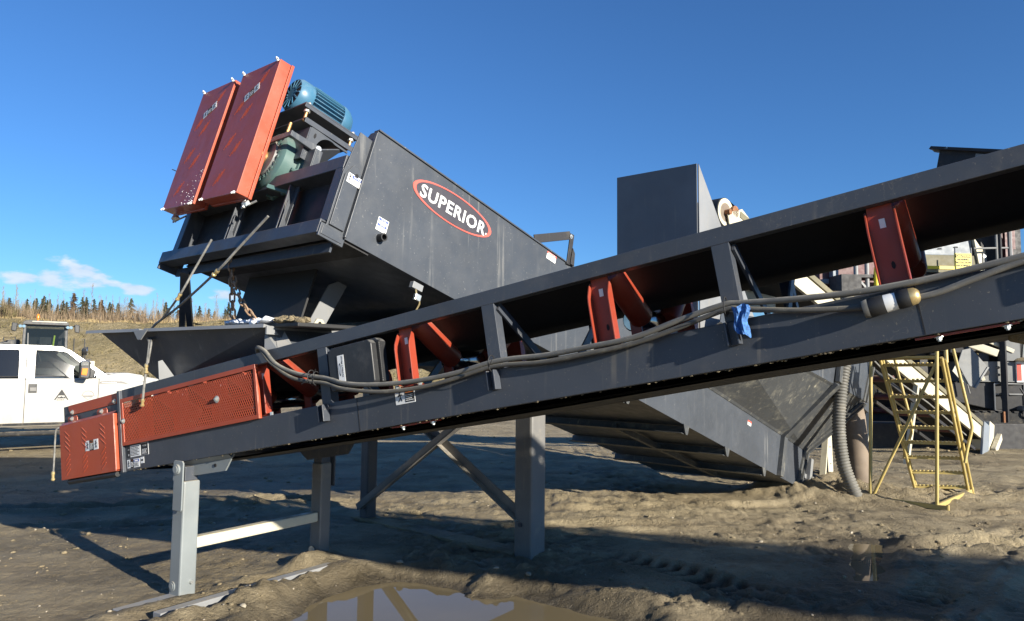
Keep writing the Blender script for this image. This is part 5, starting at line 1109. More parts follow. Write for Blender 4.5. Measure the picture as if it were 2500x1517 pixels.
# ------------------------------------------------------------------ corrugated hose, pipe, posts
P = catmull([(4.36, 9.55, 2.6), (4.27, 9.4, 1.95), (4.17, 9.36, 1.45), (4.13, 9.36, 1.05), (4.135, 9.36, .75), (4.18, 9.36, .45), (4.27, 9.34, .18), (4.36, 9.32, -.03), (4.42, 9.3, -.16)], 14)
L = [0]
for i in range(1, len(P)): L.append(L[-1]+(P[i]-P[i-1]).length)
Q = []; N = int(L[-1]/.0095); j = 0
for i in range(N):
    s_ = L[-1]*i/(N-1)
    while j < len(L)-2 and L[j+1] < s_: j += 1
    Q.append(P[j].lerp(P[j+1], (s_-L[j])/max(1e-6, L[j+1]-L[j])))
mb = MB(); mb.tube(Q, [.078+.0055*(1 if (i % 4) in (1, 2) else -1) for i in range(N)], 16)
solo('suction_hose', mb, 'hosegrey', 'grey corrugated suction hose bending down into the mud beside the rusty pipe', 'hose', Frm(), (4.36, 9.32, 0), smooth=60)
mb = MB(); mb.lathe((4.78, 10.2, -.1), (4.66, 10.16, 1.30), [(0, .15), (.55, .155), (.8, .152), (.9, .135), (.93, .155), (1, .15)], 28); p = Thing('standpipe', 'thick rusty brown pipe rising from the mud under the washer outlet', 'pipe', Frm(), (4.78, 10.2, 0)); p.part('pipe', mb, 'pipe', smooth=45)
mb = MB(); mb.lathe((4.66, 10.16, 1.22), (4.64, 10.15, 1.40), [(0, .165), (.3, .17), (.35, .158), (.6, .158), (.65, .20), (.8, .2), (1, .16)], 24); p.part('clamp', mb, 'ltgrey', smooth=40)
mb = MB(); mb.box(-.055, -.04, -.05, .05, 0, 1.0); mb.box(-.04, .05, -.05, -.038, 0, 1.0); T = Thing('post', 'cream angle iron post with bolted foot between the washer end and the hose', 'post', Frm((4.83, 11.35, .0), (0, R(-2), .5))); a = T.part('angle_iron', mb, 'cream')
for z in (.25, .5, .72): bolt(T, (.0, -.05, z), (0, -1, 0), .01, .01, a)
mb = MB(); mb.lump((.0, 0, .02), .12, (1, 1, .6), random, .3); T.part('foot', mb, 'rust', a)
mb = MB(); mb.cyl((3.95, 10.75, .28), (4.62, 10.45, -.04), .065, n=18); solo('drain_pipe', mb, 'pipe', 'short muddy drain pipe sloping into the ground behind the washer end', 'pipe', Frm(), (4.5, 10.5, 0), smooth=40)
# ------------------------------------------------------------------ white crew-cab pickup (local: x forward, y away, z up)
VF = Frm((-8.65, 13.2, -.02), (0, 0, R(38)))
T = Thing('pickup_truck', 'muddy white crew cab pickup truck parked side-on at the left', 'pickup truck', VF); T.xs = .86
def body_loft(mb, sect):                                        # sections: (y, inset, outline) -> closed loft
    n = len(sect[0][1])
    for y, pts in sect: pass
    k = len(mb.v); mb.v += [(p[0], y, p[1]) for y, pts in sect for p in pts]
    for s_ in range(len(sect)-1):
        for i in range(n): a = k+s_*n+i; b = k+s_*n+(i+1) % n; mb.f.append((a, b, b+n, a+n))
    mb.f.append(tuple(range(k, k+n))[::-1]); mb.f.append(tuple(range(k+(len(sect)-1)*n, k+len(sect)*n)))
low = [(-3.55, .62), (-3.55, 1.38), (-1.36, 1.38), (1.40, 1.40), (1.50, 1.44), (1.72, 1.475), (2.1, 1.445), (2.62, 1.38), (2.76, 1.30), (2.80, 1.1), (2.80, .62), (2.52, .58), (2.50, .75), (2.40, .93), (2.24, 1.02), (2.02, 1.03), (1.82, .96), (1.68, .82), (1.63, .60), (1.58, .53), (-1.30, .53), (-1.36, .62), (-1.42, .85), (-1.58, 1.0), (-1.8, 1.03), (-2.05, 1.0), (-2.2, .85), (-2.26, .62)]
def inset(pts, d, lo=.0): return [(p[0]*(1-.0), p[1]-d*max(0, (p[1]-1.15))*1.2-lo) for p in pts]
mb = MB(); body_loft(mb, [(.05, inset(low, .5)), (.0, low[:1]+[(p[0], min(p[1], 1.34) if p[0] > 1.7 else p[1]) for p in low[1:]]), (2.0, low[:1]+[(p[0], min(p[1], 1.34) if p[0] > 1.7 else p[1]) for p in low[1:]]), (1.95, inset(low, .5))][1:3])
bd = T.part('body', mb, 'truck', bev=.035, smooth=30)
mb = MB(); mb.prism([(1.42, 1.30), (1.48, 1.45), (1.70, 1.485), (2.1, 1.455), (2.62, 1.375), (2.68, 1.30)], .14, 1.86, 'y'); T.part('hood', mb, 'truck', bd, bev=.03, smooth=30)
mb = MB(); mb.prism([(1.45, 1.465), (1.52, 1.49), (2.0, 1.495), (2.3, 1.45), (2.3, 1.40), (1.45, 1.4)], .35, .8, 'y'); T.part('hood_bulge', mb, 'truck', bd, bev=.02)
# cab frame: pillars, roof, sills between the window openings
roof = [(-1.30, 1.40), (-1.16, 1.86), (-1.02, 1.955), (-.6, 1.99), (.40, 1.985), (.66, 1.95), (.80, 1.90), (1.36, 1.44)]
for y, sg in ((.03, 1), (1.97, -1)):
    yin = y+sg*.10
    def pl_(pts, nm='cab_pillar'):
        mb = MB(); vs = [(p[0], y+sg*.10*max(0, (p[1]-1.40)/.6), p[1]) for p in pts]; vi = [(p[0], y+sg*(.05+.10*max(0, (p[1]-1.40)/.6)), p[1]) for p in pts]; n = len(pts)
        mb.add(vs+vi, [tuple(range(n)), tuple(range(n, 2*n))[::-1]]+[(i, (i+1) % n, n+(i+1) % n, n+i) for i in range(n)]); return mb
    mb = pl_([(-1.30, 1.39), (-1.16, 1.86), (-1.02, 1.955), (-.6, 1.99), (.40, 1.985), (.66, 1.95), (.80, 1.90), (.72, 1.875), (.50, 1.90), (.16, 1.905), (.155, 1.43), (.155, 1.39), (-.12, 1.39), (-.125, 1.885), (-.16, 1.905), (-.98, 1.89), (-1.06, 1.85), (-1.15, 1.39)])
    T.part('cab_frame', mb, 'truck', bd, smooth=30)
    mb = pl_([(.72, 1.875), (.80, 1.90), (1.52, 1.44), (1.50, 1.39), (1.30, 1.39), (1.29, 1.45)]); T.part('windscreen_pillar', mb, 'truck', bd)
    for nm, pts, mt in (('rear_window', [(-1.13, 1.42), (-1.05, 1.845), (-.97, 1.885), (-.16, 1.90), (-.125, 1.87), (-.125, 1.42)], 'privacy'), ('front_window', [(.155, 1.43), (.165, 1.885), (.2, 1.90), (.50, 1.895), (.72, 1.87), (1.29, 1.45), (1.26, 1.39), (.80, 1.39), (.72, 1.43)], 'glass')):
        mb = MB(); vs = [(p[0], y+sg*(.022+.10*max(0, (p[1]-1.40)/.6)), p[1]) for p in pts]; mb.add(vs, [tuple(range(len(vs)))]); wn_ = T.part(nm, mb, mt, bd)
        mb = MB(); mb.tube(vs+[vs[0]], .011, 5); T.part('window_seal', mb, 'rubber', bd)
mb = MB(); mb.poly([(-1.02, .14, 1.95), (.66, .14, 1.948), (.66, 1.86, 1.948), (-1.02, 1.86, 1.95)], .03); mb.poly([(.66, .14, 1.95), (.80, .14, 1.90), (.80, 1.86, 1.90), (.66, 1.86, 1.95)], .01); T.part('roof', mb, 'truck', bd)
mb = MB(); mb.add([(.80, .14, 1.895), (.80, 1.86, 1.895), (1.53, 1.9, 1.43), (1.53, .10, 1.43)], [(0, 1, 2, 3)]); T.part('windscreen', mb, 'glass', bd)
mb = MB(); mb.add([(-1.16, .14, 1.85), (-1.16, 1.86, 1.85), (-1.3, 1.9, 1.41), (-1.3, .10, 1.41)], [(0, 1, 2, 3)]); T.part('back_window', mb, 'privacy', bd)
mb = MB(); mb.box(1.47, 1.60, .2, 1.8, 1.45, 1.475); mb.bar((1.53, .35, 1.485), (1.33, 1.0, 1.62), .02, .02); mb.bar((1.53, 1.15, 1.485), (1.36, 1.75, 1.6), .02, .02); T.part('wipers', mb, 'rubber', bd)
# interior
for y in (.28, 1.12):
    mb = MB(); mb.prism([(.05, 1.0), (.55, 1.0), (.6, 1.14), (.18, 1.16), (.10, 1.62), (.02, 1.72), (-.06, 1.66)], y, y+.55, 'y'); T.part('seat', mb, 'tan', bd, bev=.03)
mb = MB(); mb.box(.85, 1.3, .15, 1.85, 1.15, 1.42); T.part('dashboard', mb, 'dark', bd)
mb = MB(); mb.tube([(.80+.02*math.sin(a), .55+.18*math.cos(a), 1.40+.18*math.sin(a)) for a in [i*math.pi/8 for i in range(16)]], .014, 6, True); T.part('steering_wheel', mb, 'rubber', bd, smooth=50)
mb = MB(); mb.box(-1.2, 1.2, .12, 1.88, .9, .98); T.part('cab_floor', mb, 'dark', bd)
# door seams, handles, mirror, badges
for xs_ in ([(.0, .60), (.0, 1.43), (.005, 1.94)], [(1.32, .66), (1.34, 1.0), (1.345, 1.40), (1.30, 1.42)], [(-1.27, .62), (-1.27, 1.42)]):
    mb = MB(); mb.tube([(p[0], -.002+.09*max(0, (p[1]-1.4)/.6), p[1]) for p in xs_], .0055, 4); T.part('door_seam', mb, 'rubber', bd)
mb = MB(); mb.box(-1.25, 1.6, -.004, .004, .555, .60); T.part('sill_grime', mb, 'tyre', bd); mb = MB(); mb.cyl((-1.2, -.06, .42), (1.5, -.06, .42), .045, n=10); T.part('side_step', mb, 'tyre', bd, smooth=40)
for x, nm in ((.055, 'front'), (-1.15, 'rear')):
    mb = MB(); mb.box(x, x+.15, -.008, .004, 1.13, 1.29); hd = T.part('handle_recess', mb, 'blackpl', bd, bev=.012); mb = MB(); mb.prism([(x+.02, 1.16), (x+.14, 1.16), (x+.14, 1.23), (x+.02, 1.23)], -.022, -.009, 'y'); T.part('door_handle', mb, 'colpaint', bd, bev=.008)
mb = MB(); mb.prism([(1.08, 1.40), (1.22, 1.40), (1.28, 1.52), (1.12, 1.62)], -.02, .03, 'y'); mb.bar((1.14, -.02, 1.44), (1.06, -.2, 1.44), .05, .05); mb.bar((1.14, -.02, 1.52), (1.06, -.2, 1.56), .03, .03)
mr = T.part('wing_mirror', mb, 'blackpl', bd, bev=.01)
mb = MB(); mb.prism([(.92, 1.40), (1.10, 1.38), (1.13, 1.45), (1.12, 1.70), (1.06, 1.725), (.96, 1.715), (.92, 1.69)], -.30, -.16, 'y'); T.part('mirror_housing', mb, 'blackpl', bd, bev=.025)
mb = MB(); mb.prism([(.935, 1.62), (1.085, 1.62), (1.09, 1.70), (1.05, 1.72), (.96, 1.71), (.935, 1.69)], -.312, -.298, 'y'); T.part('mirror_cap', mb, 'chrome', bd, bev=.01)
mb = MB(); mb.prism([(.95, 1.46), (1.05, 1.45), (1.07, 1.58), (.96, 1.58)], -.312, -.299, 'y'); T.part('mirror_indicator', mb, 'amber', bd, bev=.01)
mb = MB(); mb.prism([(1.36, 1.33), (1.42, 1.345), (1.80, 1.335), (1.95, 1.28), (1.75, 1.305), (1.36, 1.29)], -.006, .004, 'y'); bz = T.part('fender_badge', mb, 'colpaint', bd)
mb = MB(); scribble(Sheet((1.40, -.0065, 1.305), (1, 0, 0), (0, 0, 1)), mb, 0, .3, 0, .022, 1, 0, random); T.part('badge_print', mb, 'white', bd)
sh = Sheet((.52, -.002, 1.0), (1, 0, 0), (0, 0, 1)); mb = MB()   # triangular mountain emblem
for q in ([(0, 0), (.15, .215), (.30, 0), (.27, 0), (.15, .17), (.03, 0)], [(.06, .03), (.24, .03), (.22, .065), (.19, .05), (.15, .075), (.10, .05), (.085, .065)], [(.095, .09), (.205, .09), (.15, .185)]):
    P = [sh.p(a*.9, b*.9) for a, b in q]; mb.add(P+[p+sh.n*.002 for p in P], [tuple(range(len(P), 2*len(P)))])
scribble(sh, mb, .05, .24, -.015, .015, 1, .001, random); T.part('mountain_emblem', mb, 'ink', bd)
sh = Sheet((1.02, -.002, .985), (1, 0, 0), (0, 0, 1)); mb = MB(); sh.rect(mb, .0, .26, .085, .094, 0, .002); sh.rect(mb, .03, .22, .06, .08, 0, .002)
mb.tube([sh.p(.13+.11*math.cos(a), .09+.085*math.sin(a), .002) for a in [math.pi*i/10 for i in range(11)]], .0035, 4); mb.tube([sh.p(.06, .06, .002), sh.p(.13, .01, .002), sh.p(.2, .06, .002)], .003, 4); T.part('round_emblem', mb, 'colpaint', bd)
mb = MB(); mb.lathe((1.0, .10, 1.90), (1.10, .06, 1.90), [(0, .03), (.3, .07), (1, .075), (1, .04)], 16); mb.cyl((1.02, .14, 1.72), (1.02, .11, 1.86), .02, n=8); sl = T.part('spotlight', mb, 'blackpl', bd, smooth=40); mb = MB(); mb.cyl((1.095, .061, 1.90), (1.112, .055, 1.90), .07, n=16); T.part('spotlight_lens', mb, 'chrome', bd)
mb = MB(); mb.box(1.25, 1.4, .9, 1.05, 1.475, 1.72); T.part('aerial_box', mb, 'cream', bd, bev=.01)
# wheels, lights, bumper, bed
T.xs = None
for x in (2.06*.86, -1.82*.86):
    for y, o_ in ((.02, -1), (1.98, 1)):
        mb = MB(); mb.lathe((x, y, .40), (x, y-o_*.27, .40), [(0, .24), (0, .36), (.08, .40), (.92, .40), (1, .36), (1, .24)], 30); wh = T.part('wheel', mb, 'tyre', smooth=40)
        mb = MB(); mb.lathe((x, y-o_*.02, .40), (x, y-o_*.08, .40), [(0, .05), (.0, .09), (.6, .12), (.5, .22), (0, .245), (1, .25)], 24); T.part('rim', mb, 'steel', wh, smooth=40)
T.xs = .86
mb = MB(); mb.box(2.76, 2.95, .05, 1.95, .62, .86); T.part('front_bumper', mb, 'chrome', bev=.03)
mb = MB(); mb.box(2.785, 2.82, .5, 1.5, .95, 1.28); T.part('grille', mb, 'chrome', bev=.02)
for y in (.1, 1.62): mb = MB(); mb.box(2.75, 2.815, y, y+.28, .98, 1.24); T.part('headlight', mb, 'glass', bev=.02)
mb = MB(); mb.box(-3.5, -1.42, .12, 1.88, 1.381, 1.39); T.part('bed_floor', mb, 'dark')
# ------------------------------------------------------------------ wheel loader behind the truck (faces the camera)
F = Frm((-19.6, 31.0, 0), (0, 0, R(33)))
T = Thing('wheel_loader', 'dark wheel loader with amber beacon on its cab, seen head-on behind the white truck', 'wheel loader', F)
mb = MB(); mb.box(-.95, .95, 1.6, 4.6, 1.2, 2.35); mb.prism([(1.6, 2.35), (4.6, 2.35), (4.6, 2.55), (1.6, 2.75)], -.8, .8, 'x'); T.part('rear_body', mb, 'loader', bev=.05)
mb = MB(); mb.prism([(-1.9, 2.3), (-1.75, 2.5), (-1.3, 2.68), (-.9, 2.7), (-.9, 1.3), (-1.9, 1.3)], 1.0, 3.0, 'y'); T.part('engine_hood', mb, 'loader', bev=.05)
mb = MB(); mb.box(-.6, .6, -2.2, 1.6, .8, 1.5); T.part('front_frame', mb, 'loader', bev=.04)
for sx in (-.74, .74):
    for y in (0, 1.5):
        mb = MB(); mb.bar((sx*1.04, y, 1.6), (sx, y+(.06 if y == 0 else -.1), 3.32), .11, .10, (0, 1, 0)); T.part('cab_pillar', mb, 'loader', bev=.02)
mb = MB(); mb.prism([(-.84, 3.30), (.84, 3.30), (.80, 3.42), (.70, 3.48), (-.70, 3.48), (-.80, 3.42)], -.14, 1.6, 'y'); rf = T.part('cab_roof', mb, 'loader', bev=.02)
mb = MB(); mb.bar((-.5, -.145, 3.435), (.74, -.145, 3.435), .012, .03); T.part('roof_trim', mb, 'cream', rf)
mb = MB(); mb.add([(-.72, .02, 1.7), (.72, .02, 1.7), (.68, .06, 3.28), (-.68, .06, 3.28)], [(0, 1, 2, 3)]); T.part('windscreen', mb, 'glass')
mb = MB(); mb.box(-.85, .85, 0, 1.6, 1.3, 1.75); mb.box(-.7, .7, 1.35, 1.45, 1.75, 3.2); T.part('cab_tub', mb, 'dark')
mb = MB(); mb.prism([(.55, 1.75), (1.05, 1.75), (1.15, 2.55), (1.0, 2.85), (.9, 2.5), (.6, 2.1)], -.22, .28, 'x'); T.part('operator_seat', mb, 'machine_shade', bev=.04)
mb = MB(); mb.bar((.30, .7, 2.4), (.34, .7, 2.9), .09, .06); T.part('hi_vis_strap', mb, 'hiviz', bev=.01)
mb = MB(); mb.lathe((-.30, .5, 3.48), (-.30, .5, 3.78), [(0, .04), (.4, .04), (.42, .065), (.8, .06), (1, .03)], 12); T.part('beacon', mb, 'amber', rf, smooth=40)
for sx in (-1, 1):
    for dx in (.78, .90): mb = MB(); mb.lathe((sx*dx, -.12, 3.22), (sx*dx, -.2, 3.22), [(0, .03), (.6, .06), (1, .062)], 10); T.part('work_light', mb, 'chrome', smooth=40)
    mb = MB(); mb.tube([(sx*.75, -.05, 3.2), (sx*1.0, -.2, 3.28), (sx*1.14, -.25, 3.25)], .022, 6); ma = T.part('mirror_arm', mb, 'loader'); mb = MB(); mb.prism([(sx*1.10-.09, 3.36), (sx*1.10+.11, 3.33), (sx*1.12+.09, 2.98), (sx*1.12-.09, 3.02)], -.32, -.24, 'y'); T.part('mirror', mb, 'blackpl', ma, bev=.03)
    mb = MB(); mb.tube([(sx*1.05, .2, 1.7), (sx*1.05, .2, 2.75), (sx*1.45, .3, 2.75), (sx*1.5, .3, 1.7)], .025, 6); T.part('grab_rail', mb, 'loader', smooth=40)
    mb = MB(); mb.prism([(.6, 1.55), (-.5, 1.85), (-1.3, 1.9), (-2.1, 1.55), (-2.1, 1.45), (-1.3, 1.8), (-.5, 1.75), (.6, 1.45)], sx*1.28-.36, sx*1.28+.36, 'x'); T.part('mudguard', mb, 'loader')
    for y in (-1.2, 3.3):
        mb = MB(); mb.lathe((sx*.95, y, .82), (sx*1.6, y, .82), [(0, .4), (0, .74), (.1, .82), (.9, .82), (1, .74), (1, .4)], 26); wq = T.part('wheel', mb, 'tyre', smooth=40); mb = MB(); mb.cyl((sx*1.0, y, .82), (sx*1.55, y, .82), .42, n=20); T.part('rim', mb, 'cream', wq, smooth=40)
    mb = MB(); mb.bar((sx*.42, -.6, 1.6), (sx*.5, -3.1, .7), .16, .3); T.part('lift_arm', mb, 'loader')
mb = MB(); mb.prism([(-3.1, 1.15), (-3.0, .35), (-3.3, .08), (-4.1, .04), (-4.1, .08), (-3.4, .2), (-3.2, .45), (-3.25, 1.15)], -1.5, 1.5, 'x'); T.part('bucket', mb, 'machine_shade', bev=.02)
mb = MB(); mb.bar((-.58, -.03, 1.75), (-.62, .02, 2.95), .03, .03); mb.bar((-.1, -.04, 1.75), (-.30, .0, 2.4), .02, .02); T.part('wiper', mb, 'colpaint')
# ------------------------------------------------------------------ cream conveyor feeding the washer, behind it
h0, t0 = Vector((2.70, 9.25, 3.72)), Vector((10.3, 16.1, .42)); dv = (t0-h0); Lc = dv.length
cfr = Frm(h0, (0, math.asin(-dv.z/Lc), math.atan2(dv.y, dv.x)))   # x down the belt, y away-left, z up
T = Thing('cream_conveyor', 'cream belt conveyor with a worn head pulley descending to the right behind the washer', 'conveyor', cfr)
for y, sg in ((-.05, 1), (.75, -1)):
    mb = MB(); mb.box(.10, Lc-.2, y, y+sg*.012, -.30, -.06); mb.box(.3, Lc-.2, y, y+sg*.05, -.06, -.052); mb.box(.3, Lc-.2, y, y+sg*.05, -.31, -.302); T.part('side_beam', mb, 'cream')
    mb = MB(); mb.box(.25, Lc-.5, y-sg*.03, y-sg*.01, -.05, .03)
    T.part('skirt_rail', mb, 'olive')
    mb = MB(); mb.poly([(-.02, y-sg*.02, -.12), (.28, y-sg*.02, .08), (.9, y-sg*.02, -.05), (.8, y-sg*.02, -.32), (.12, y-sg*.02, -.32)], .014); T.part('head_plate', mb, 'cream')
mb = MB(); mb.cyl((0, -.02, -.10), (0, .72, -.10), .19, n=28); pu = T.part('head_pulley', mb, 'rubber', smooth=40)
mb = MB(); mb.lathe((0, -.022, -.10), (0, -.03, -.10), [(0, .18), (1, .18), (1, .13), (.5, .12)], 28, cap=False); T.part('pulley_rim', mb, 'cream', pu, smooth=30)
mb = MB(); mb.cyl((0, -.015, -.10), (0, -.024, -.10), (.165), n=24); T.part('pulley_disc', mb, 'pipe', pu); mb = MB(); mb.cyl((0, -.10, -.10), (0, .0, -.10), .035, n=14); T.part('shaft', mb, 'rust', pu)
mb = MB(); mb.lathe((.15, -.07, -.02), (.15, -.02, -.02), [(0, .04), (0, .075), (1, .075)], 18); mb.box(.08, .26, -.06, -.02, -.10, -.05); T.part('bearing', mb, 'rust', smooth=40)
mb = MB()
for z, y0, y1 in ((.088, -.02, .72), (-.288, -.02, .72)): mb.add([(0, y0, z), (0, y1, z), (Lc-.3, y1, z), (Lc-.3, y0, z)], [(0, 1, 2, 3)])
T.part('belt', mb, 'belt')
for i in range(9):
    u = .9+i*1.0; mb = MB(); mb.cyl((u, -.02, -.02), (u, .72, -.02), .05, n=10); T.part('roller', mb, 'rust', smooth=40)
mb = MB(); mb.cyl((Lc-.25, -.02, -.10), (Lc-.25, .72, -.10), .13, n=20); T.part('tail_pulley', mb, 'rubber', smooth=40)
for u in (3.2, 6.6):
    p = cfr.w(u, -.03, -.3); q = Vector((p.x-.25, p.y, -.1)); mb = MB(); mb.bar(cfr.inv(p), cfr.inv(q), .08, .08); p = cfr.w(u, .73, -.3); mb.bar(cfr.inv(p), cfr.inv(Vector((p.x-.25, p.y, -.1))), .08, .08); T.part('leg', mb, 'cream')
mb = MB(); mb.box(Lc-.55, Lc-.15, -.10, -.06, -.75, .05); mb.box(Lc-.6, Lc-.1, -.1, .8, -.8, -.74); T.part('tail_stand', mb, 'bluegrey')
mb = MB(); mb.box(Lc-.1, Lc+.22, -.08, .25, -.45, .18); mb.prism([(Lc+.05, -.5), (Lc+.38, -.1), (Lc+.3, .02), (Lc-.05, -.4)], -.2, -.1, 'y'); T.part('tail_guard', mb, 'cream', bev=.01)
mb = MB(); mb.tube([(3.5, -.1, -.42), (5, -.12, -.58), (7, -.1, -.5), (9.2, -.08, -.52)], .014, 6); T.part('loose_cable', mb, 'hoseline')
# ------------------------------------------------------------------ muddy feed pipe in front of it
mb = MB(); mb.cyl((4.3, 12.05, 2.86), (5.45, 11.9, 2.86), .085, n=18); mb.cyl((5.35, 11.92, 2.86), (5.62, 11.88, 2.72), .085, n=18); solo('feed_pipe', mb, 'mud', 'mud-caked horizontal pipe crossing under the cream conveyor', 'pipe', Frm(), (5, 12, 2.7), smooth=40)
mb = MB(); mb.poly([(3.15, 11.0, 2.9), (3.95, 11.0, 2.9), (3.9, 11.0, 3.1), (3.3, 11.0, 3.16)], .02); mb.box(3.1, 3.95, 11.0, 11.6, 2.55, 2.9); solo('spill_tray', mb, 'cream', 'dirty cream spill tray behind the conveyor post with the blue rag', 'tray', Frm(), (3.5, 11.0, 2.6), bev=.01)
# ------------------------------------------------------------------ screening plant with railed walkway (right)
SFm = Frm((8.2, 17.8, 0), (0, 0, R(4)))
T = Thing('screening_plant', 'dirty white screening plant with railed walkway behind the conveyor at right', 'screening plant', SFm)
mb = MB(); mb.box(2.2, 3.52, .5, 2.2, 4.62, 5.4); T.part('upper_panel', mb, 'bluegrey', bev=.02)
for x, z in ((2.65, 4.78), (3.08, 4.83)):
    mb = MB(); mb.poly([(x-.07, .495, z-.015), (x+.07, .495, z-.005), (x+.05, .495, z+.025), (x-.04, .495, z+.02)], .004); T.part('slot', mb, 'dark')
mb = MB(); mb.box(2.2, 3.6, .46, .5, 4.18, 4.62); T.part('side_panel', mb, 'olive')
mb = MB(); mb.box(2.25, 3.6, .44, .458, 4.26, 4.34); T.part('yellow_stripe', mb, 'signyel')
mb = MB(); mb.box(2.1, 4.6, .6, 2.4, 2.2, 4.18); T.part('lower_body', mb, 'machine_shade', bev=.02)
mb = MB(); mb.poly([(3.50, .40, 5.1), (3.66, .40, 4.86), (3.80, .40, 4.80), (3.82, .40, 4.2), (3.66, .40, 4.15)], .1); T.part('cheek_plate', mb, 'cream', bev=.008)
mb = MB(); mb.box(3.72, 3.81, .38, .40, 4.2, 4.68); ch = T.part('flange', mb, 'greyplate'); bolt(T, (3.765, .38, 4.6), (0, -1, 0), .03, .02, ch); bolt(T, (3.765, .38, 4.34), (0, -1, 0), .03, .02, ch)
mb = MB(); mb.box(3.9, 5.0, .7, 1.9, 4.0, 5.6); T.part('motor_housing', mb, 'machine_shade'); mb = MB(); mb.box(4.3, 4.5, .35, .5, 4.2, 5.3); mb.poly([(4.1, .42, 5.3), (4.45, .42, 4.8), (4.6, .42, 4.8), (4.6, .42, 5.4)], .03); T.part('guard_cover', mb, 'maroon')
mb = MB(); mb.tube([(3.95, .2, 4.15), (3.95, .2, 5.3)], .028, 8); mb.tube([(3.35, .2, 4.76), (4.35, .2, 4.80)], .024, 8); mb.tube([(4.3, .2, 4.15), (4.3, .2, 5.3)], .05, 8); T.part('walkway_rail', mb, 'ltgrey', smooth=40)
mb = MB(); mb.box(-.2, 4.8, .0, .6, 3.95, 4.02); mb.box(-.2, .3, .0, .6, 3.2, 3.95); T.part('walkway', mb, 'machine_shade')
for x, r in ((.22, .055), (.50, .055)): mb = MB(); mb.cyl((x, .1, 3.4), (x, .1, 4.9), r, n=10); T.part('walkway_post', mb, 'ltgrey', smooth=40)
mb = MB(); mb.tube([(.24, .06, 4.0), (1.2, .06, 4.02)], .03, 8); mb.bar((.2, .1, 4.0), (.5, .1, 3.66), .06, .05); T.part('walkway_rail', mb, 'ltgrey', smooth=40)
mb = MB(); mb.box(-.6, 1.9, .8, 2.2, 3.0, 4.9); T.part('engine_deck', mb, 'maroon', bev=.04)
mb = MB(); mb.box(-.35, -.05, .65, .82, 3.86, 3.98); mb.box(-.1, .05, .6, .8, 4.02, 4.3); T.part('fixture', mb, 'bluegrey', bev=.01)
mb = MB(); mb.tube(catmull([(.68, .0, 3.7), (.68, .0, 4.1), (.78, .0, 4.3), (1.1, .0, 4.4)], 6), .06, 10); mb.tube(catmull([(.70, .0, 3.95), (.86, .0, 3.9), (.92, .0, 3.6)], 6), .05, 10); T.part('yellow_pipe', mb, 'signyel', smooth=50)
mb = MB(); mb.box(.5, 1.2, -.2, .3, 3.3, 3.72); T.part('blue_tarp', mb, 'bluegrey', bev=.05)
for x in (2.4, 4.4):
    mb = MB(); mb.box(x-.1, x+.1, .9, 1.1, -.1, 2.3); T.part('leg', mb, 'machine_shade')
hd = Thing('chute_hood', 'dark sheet metal hood with a folded edge poking above the conveyor at far right', 'hood', Frm((10.44, 18.0, 6.4), (0, 0, R(-48))))
mb = MB(); mb.poly([(.18, 0, .79), (2.6, 0, .02), (2.6, 0, -.6), (-.1, 0, -.6)], .03); mb.poly([(.18, 0, .79), (-.1, 0, -.6), (.5, 1.6, -.6), (.8, 1.6, .75)], .02); pp = hd.part('hood_wall', mb, 'machine_shade')
mb = MB(); mb.poly([(-.03, -.04, .80), (2.6, -.04, .08), (2.6, -.04, .15), (.02, -.04, .86)], .10); mb.poly([(-.03, -.04, .80), (2.6, -.04, .08), (2.6, 1.4, .05), (.5, 1.4, .7)], .01); hd.part('folded_edge', mb, 'machine_shade')
mb = MB(); mb.poly([(.0, .0, .785), (.2, .02, .73), (.19, .02, .68), (.05, .0, .73)], .02); hd.part('lit_edge', mb, 'ltgrey'); mb = MB(); mb.poly([(.95, -.005, .50), (1.33, -.005, .38), (1.30, -.005, .25), (1.18, -.005, .31), (.93, -.005, .42)], .004); hd.part('cut_out', mb, 'bluegrey')
mb = MB(); mb.bar((.95, 1.5, -6.4), (.95, 1.5, -.55), .12, .12); mb2 = MB().bar((2.3, .3, -6.4), (2.3, .3, -.55), .12, .12); hd.part('support_post', mb, 'machine_shade'); hd.part('support_post', mb2, 'machine_shade'); mb = MB(); mb.cyl((.36, -.045, .74), (.36, -.14, .74), .03, n=10); hd.part('bolt', mb, 'zinc')
# caution sign on the walkway rails
T = Thing('caution_sign', 'yellow CAUTION hearing protection sign hanging on two thin posts', 'sign', SFm, (2.82, -.1, 4.2))
mb = MB(); mb.box(2.61, 3.05, -.11, -.10, 4.20, 4.58); sg_ = T.part('sign_plate', mb, 'signyel', bev=.006)
sh = Sheet((2.61, -.111, 4.20), (1, 0, 0), (0, 0, 1)); mb = MB(); sh.rect(mb, .02, .42, .272, .352, 0, .003); T.part('header_field', mb, 'ink', sg_)
t = text_mb(sh, 'CAUTION', .22, .312, .37, .055, .003, .002, .03); T.part('header_lettering', t, 'signyel', sg_)
for i, (s_, wd) in enumerate((('HEARING', .30), ('PROTECTION', .40), ('REQUIRED', .34))): t = text_mb(sh, s_, .22, .225-.075*i, wd, .050, .001, .002, .03); T.part('lettering', t, 'ink', sg_)
for x in (2.645, 3.06): mb = MB(); mb.cyl((x, -.09, 4.0), (x, -.09, 4.72), .016, n=8); T.part('sign_post', mb, 'ltgrey', smooth=40)
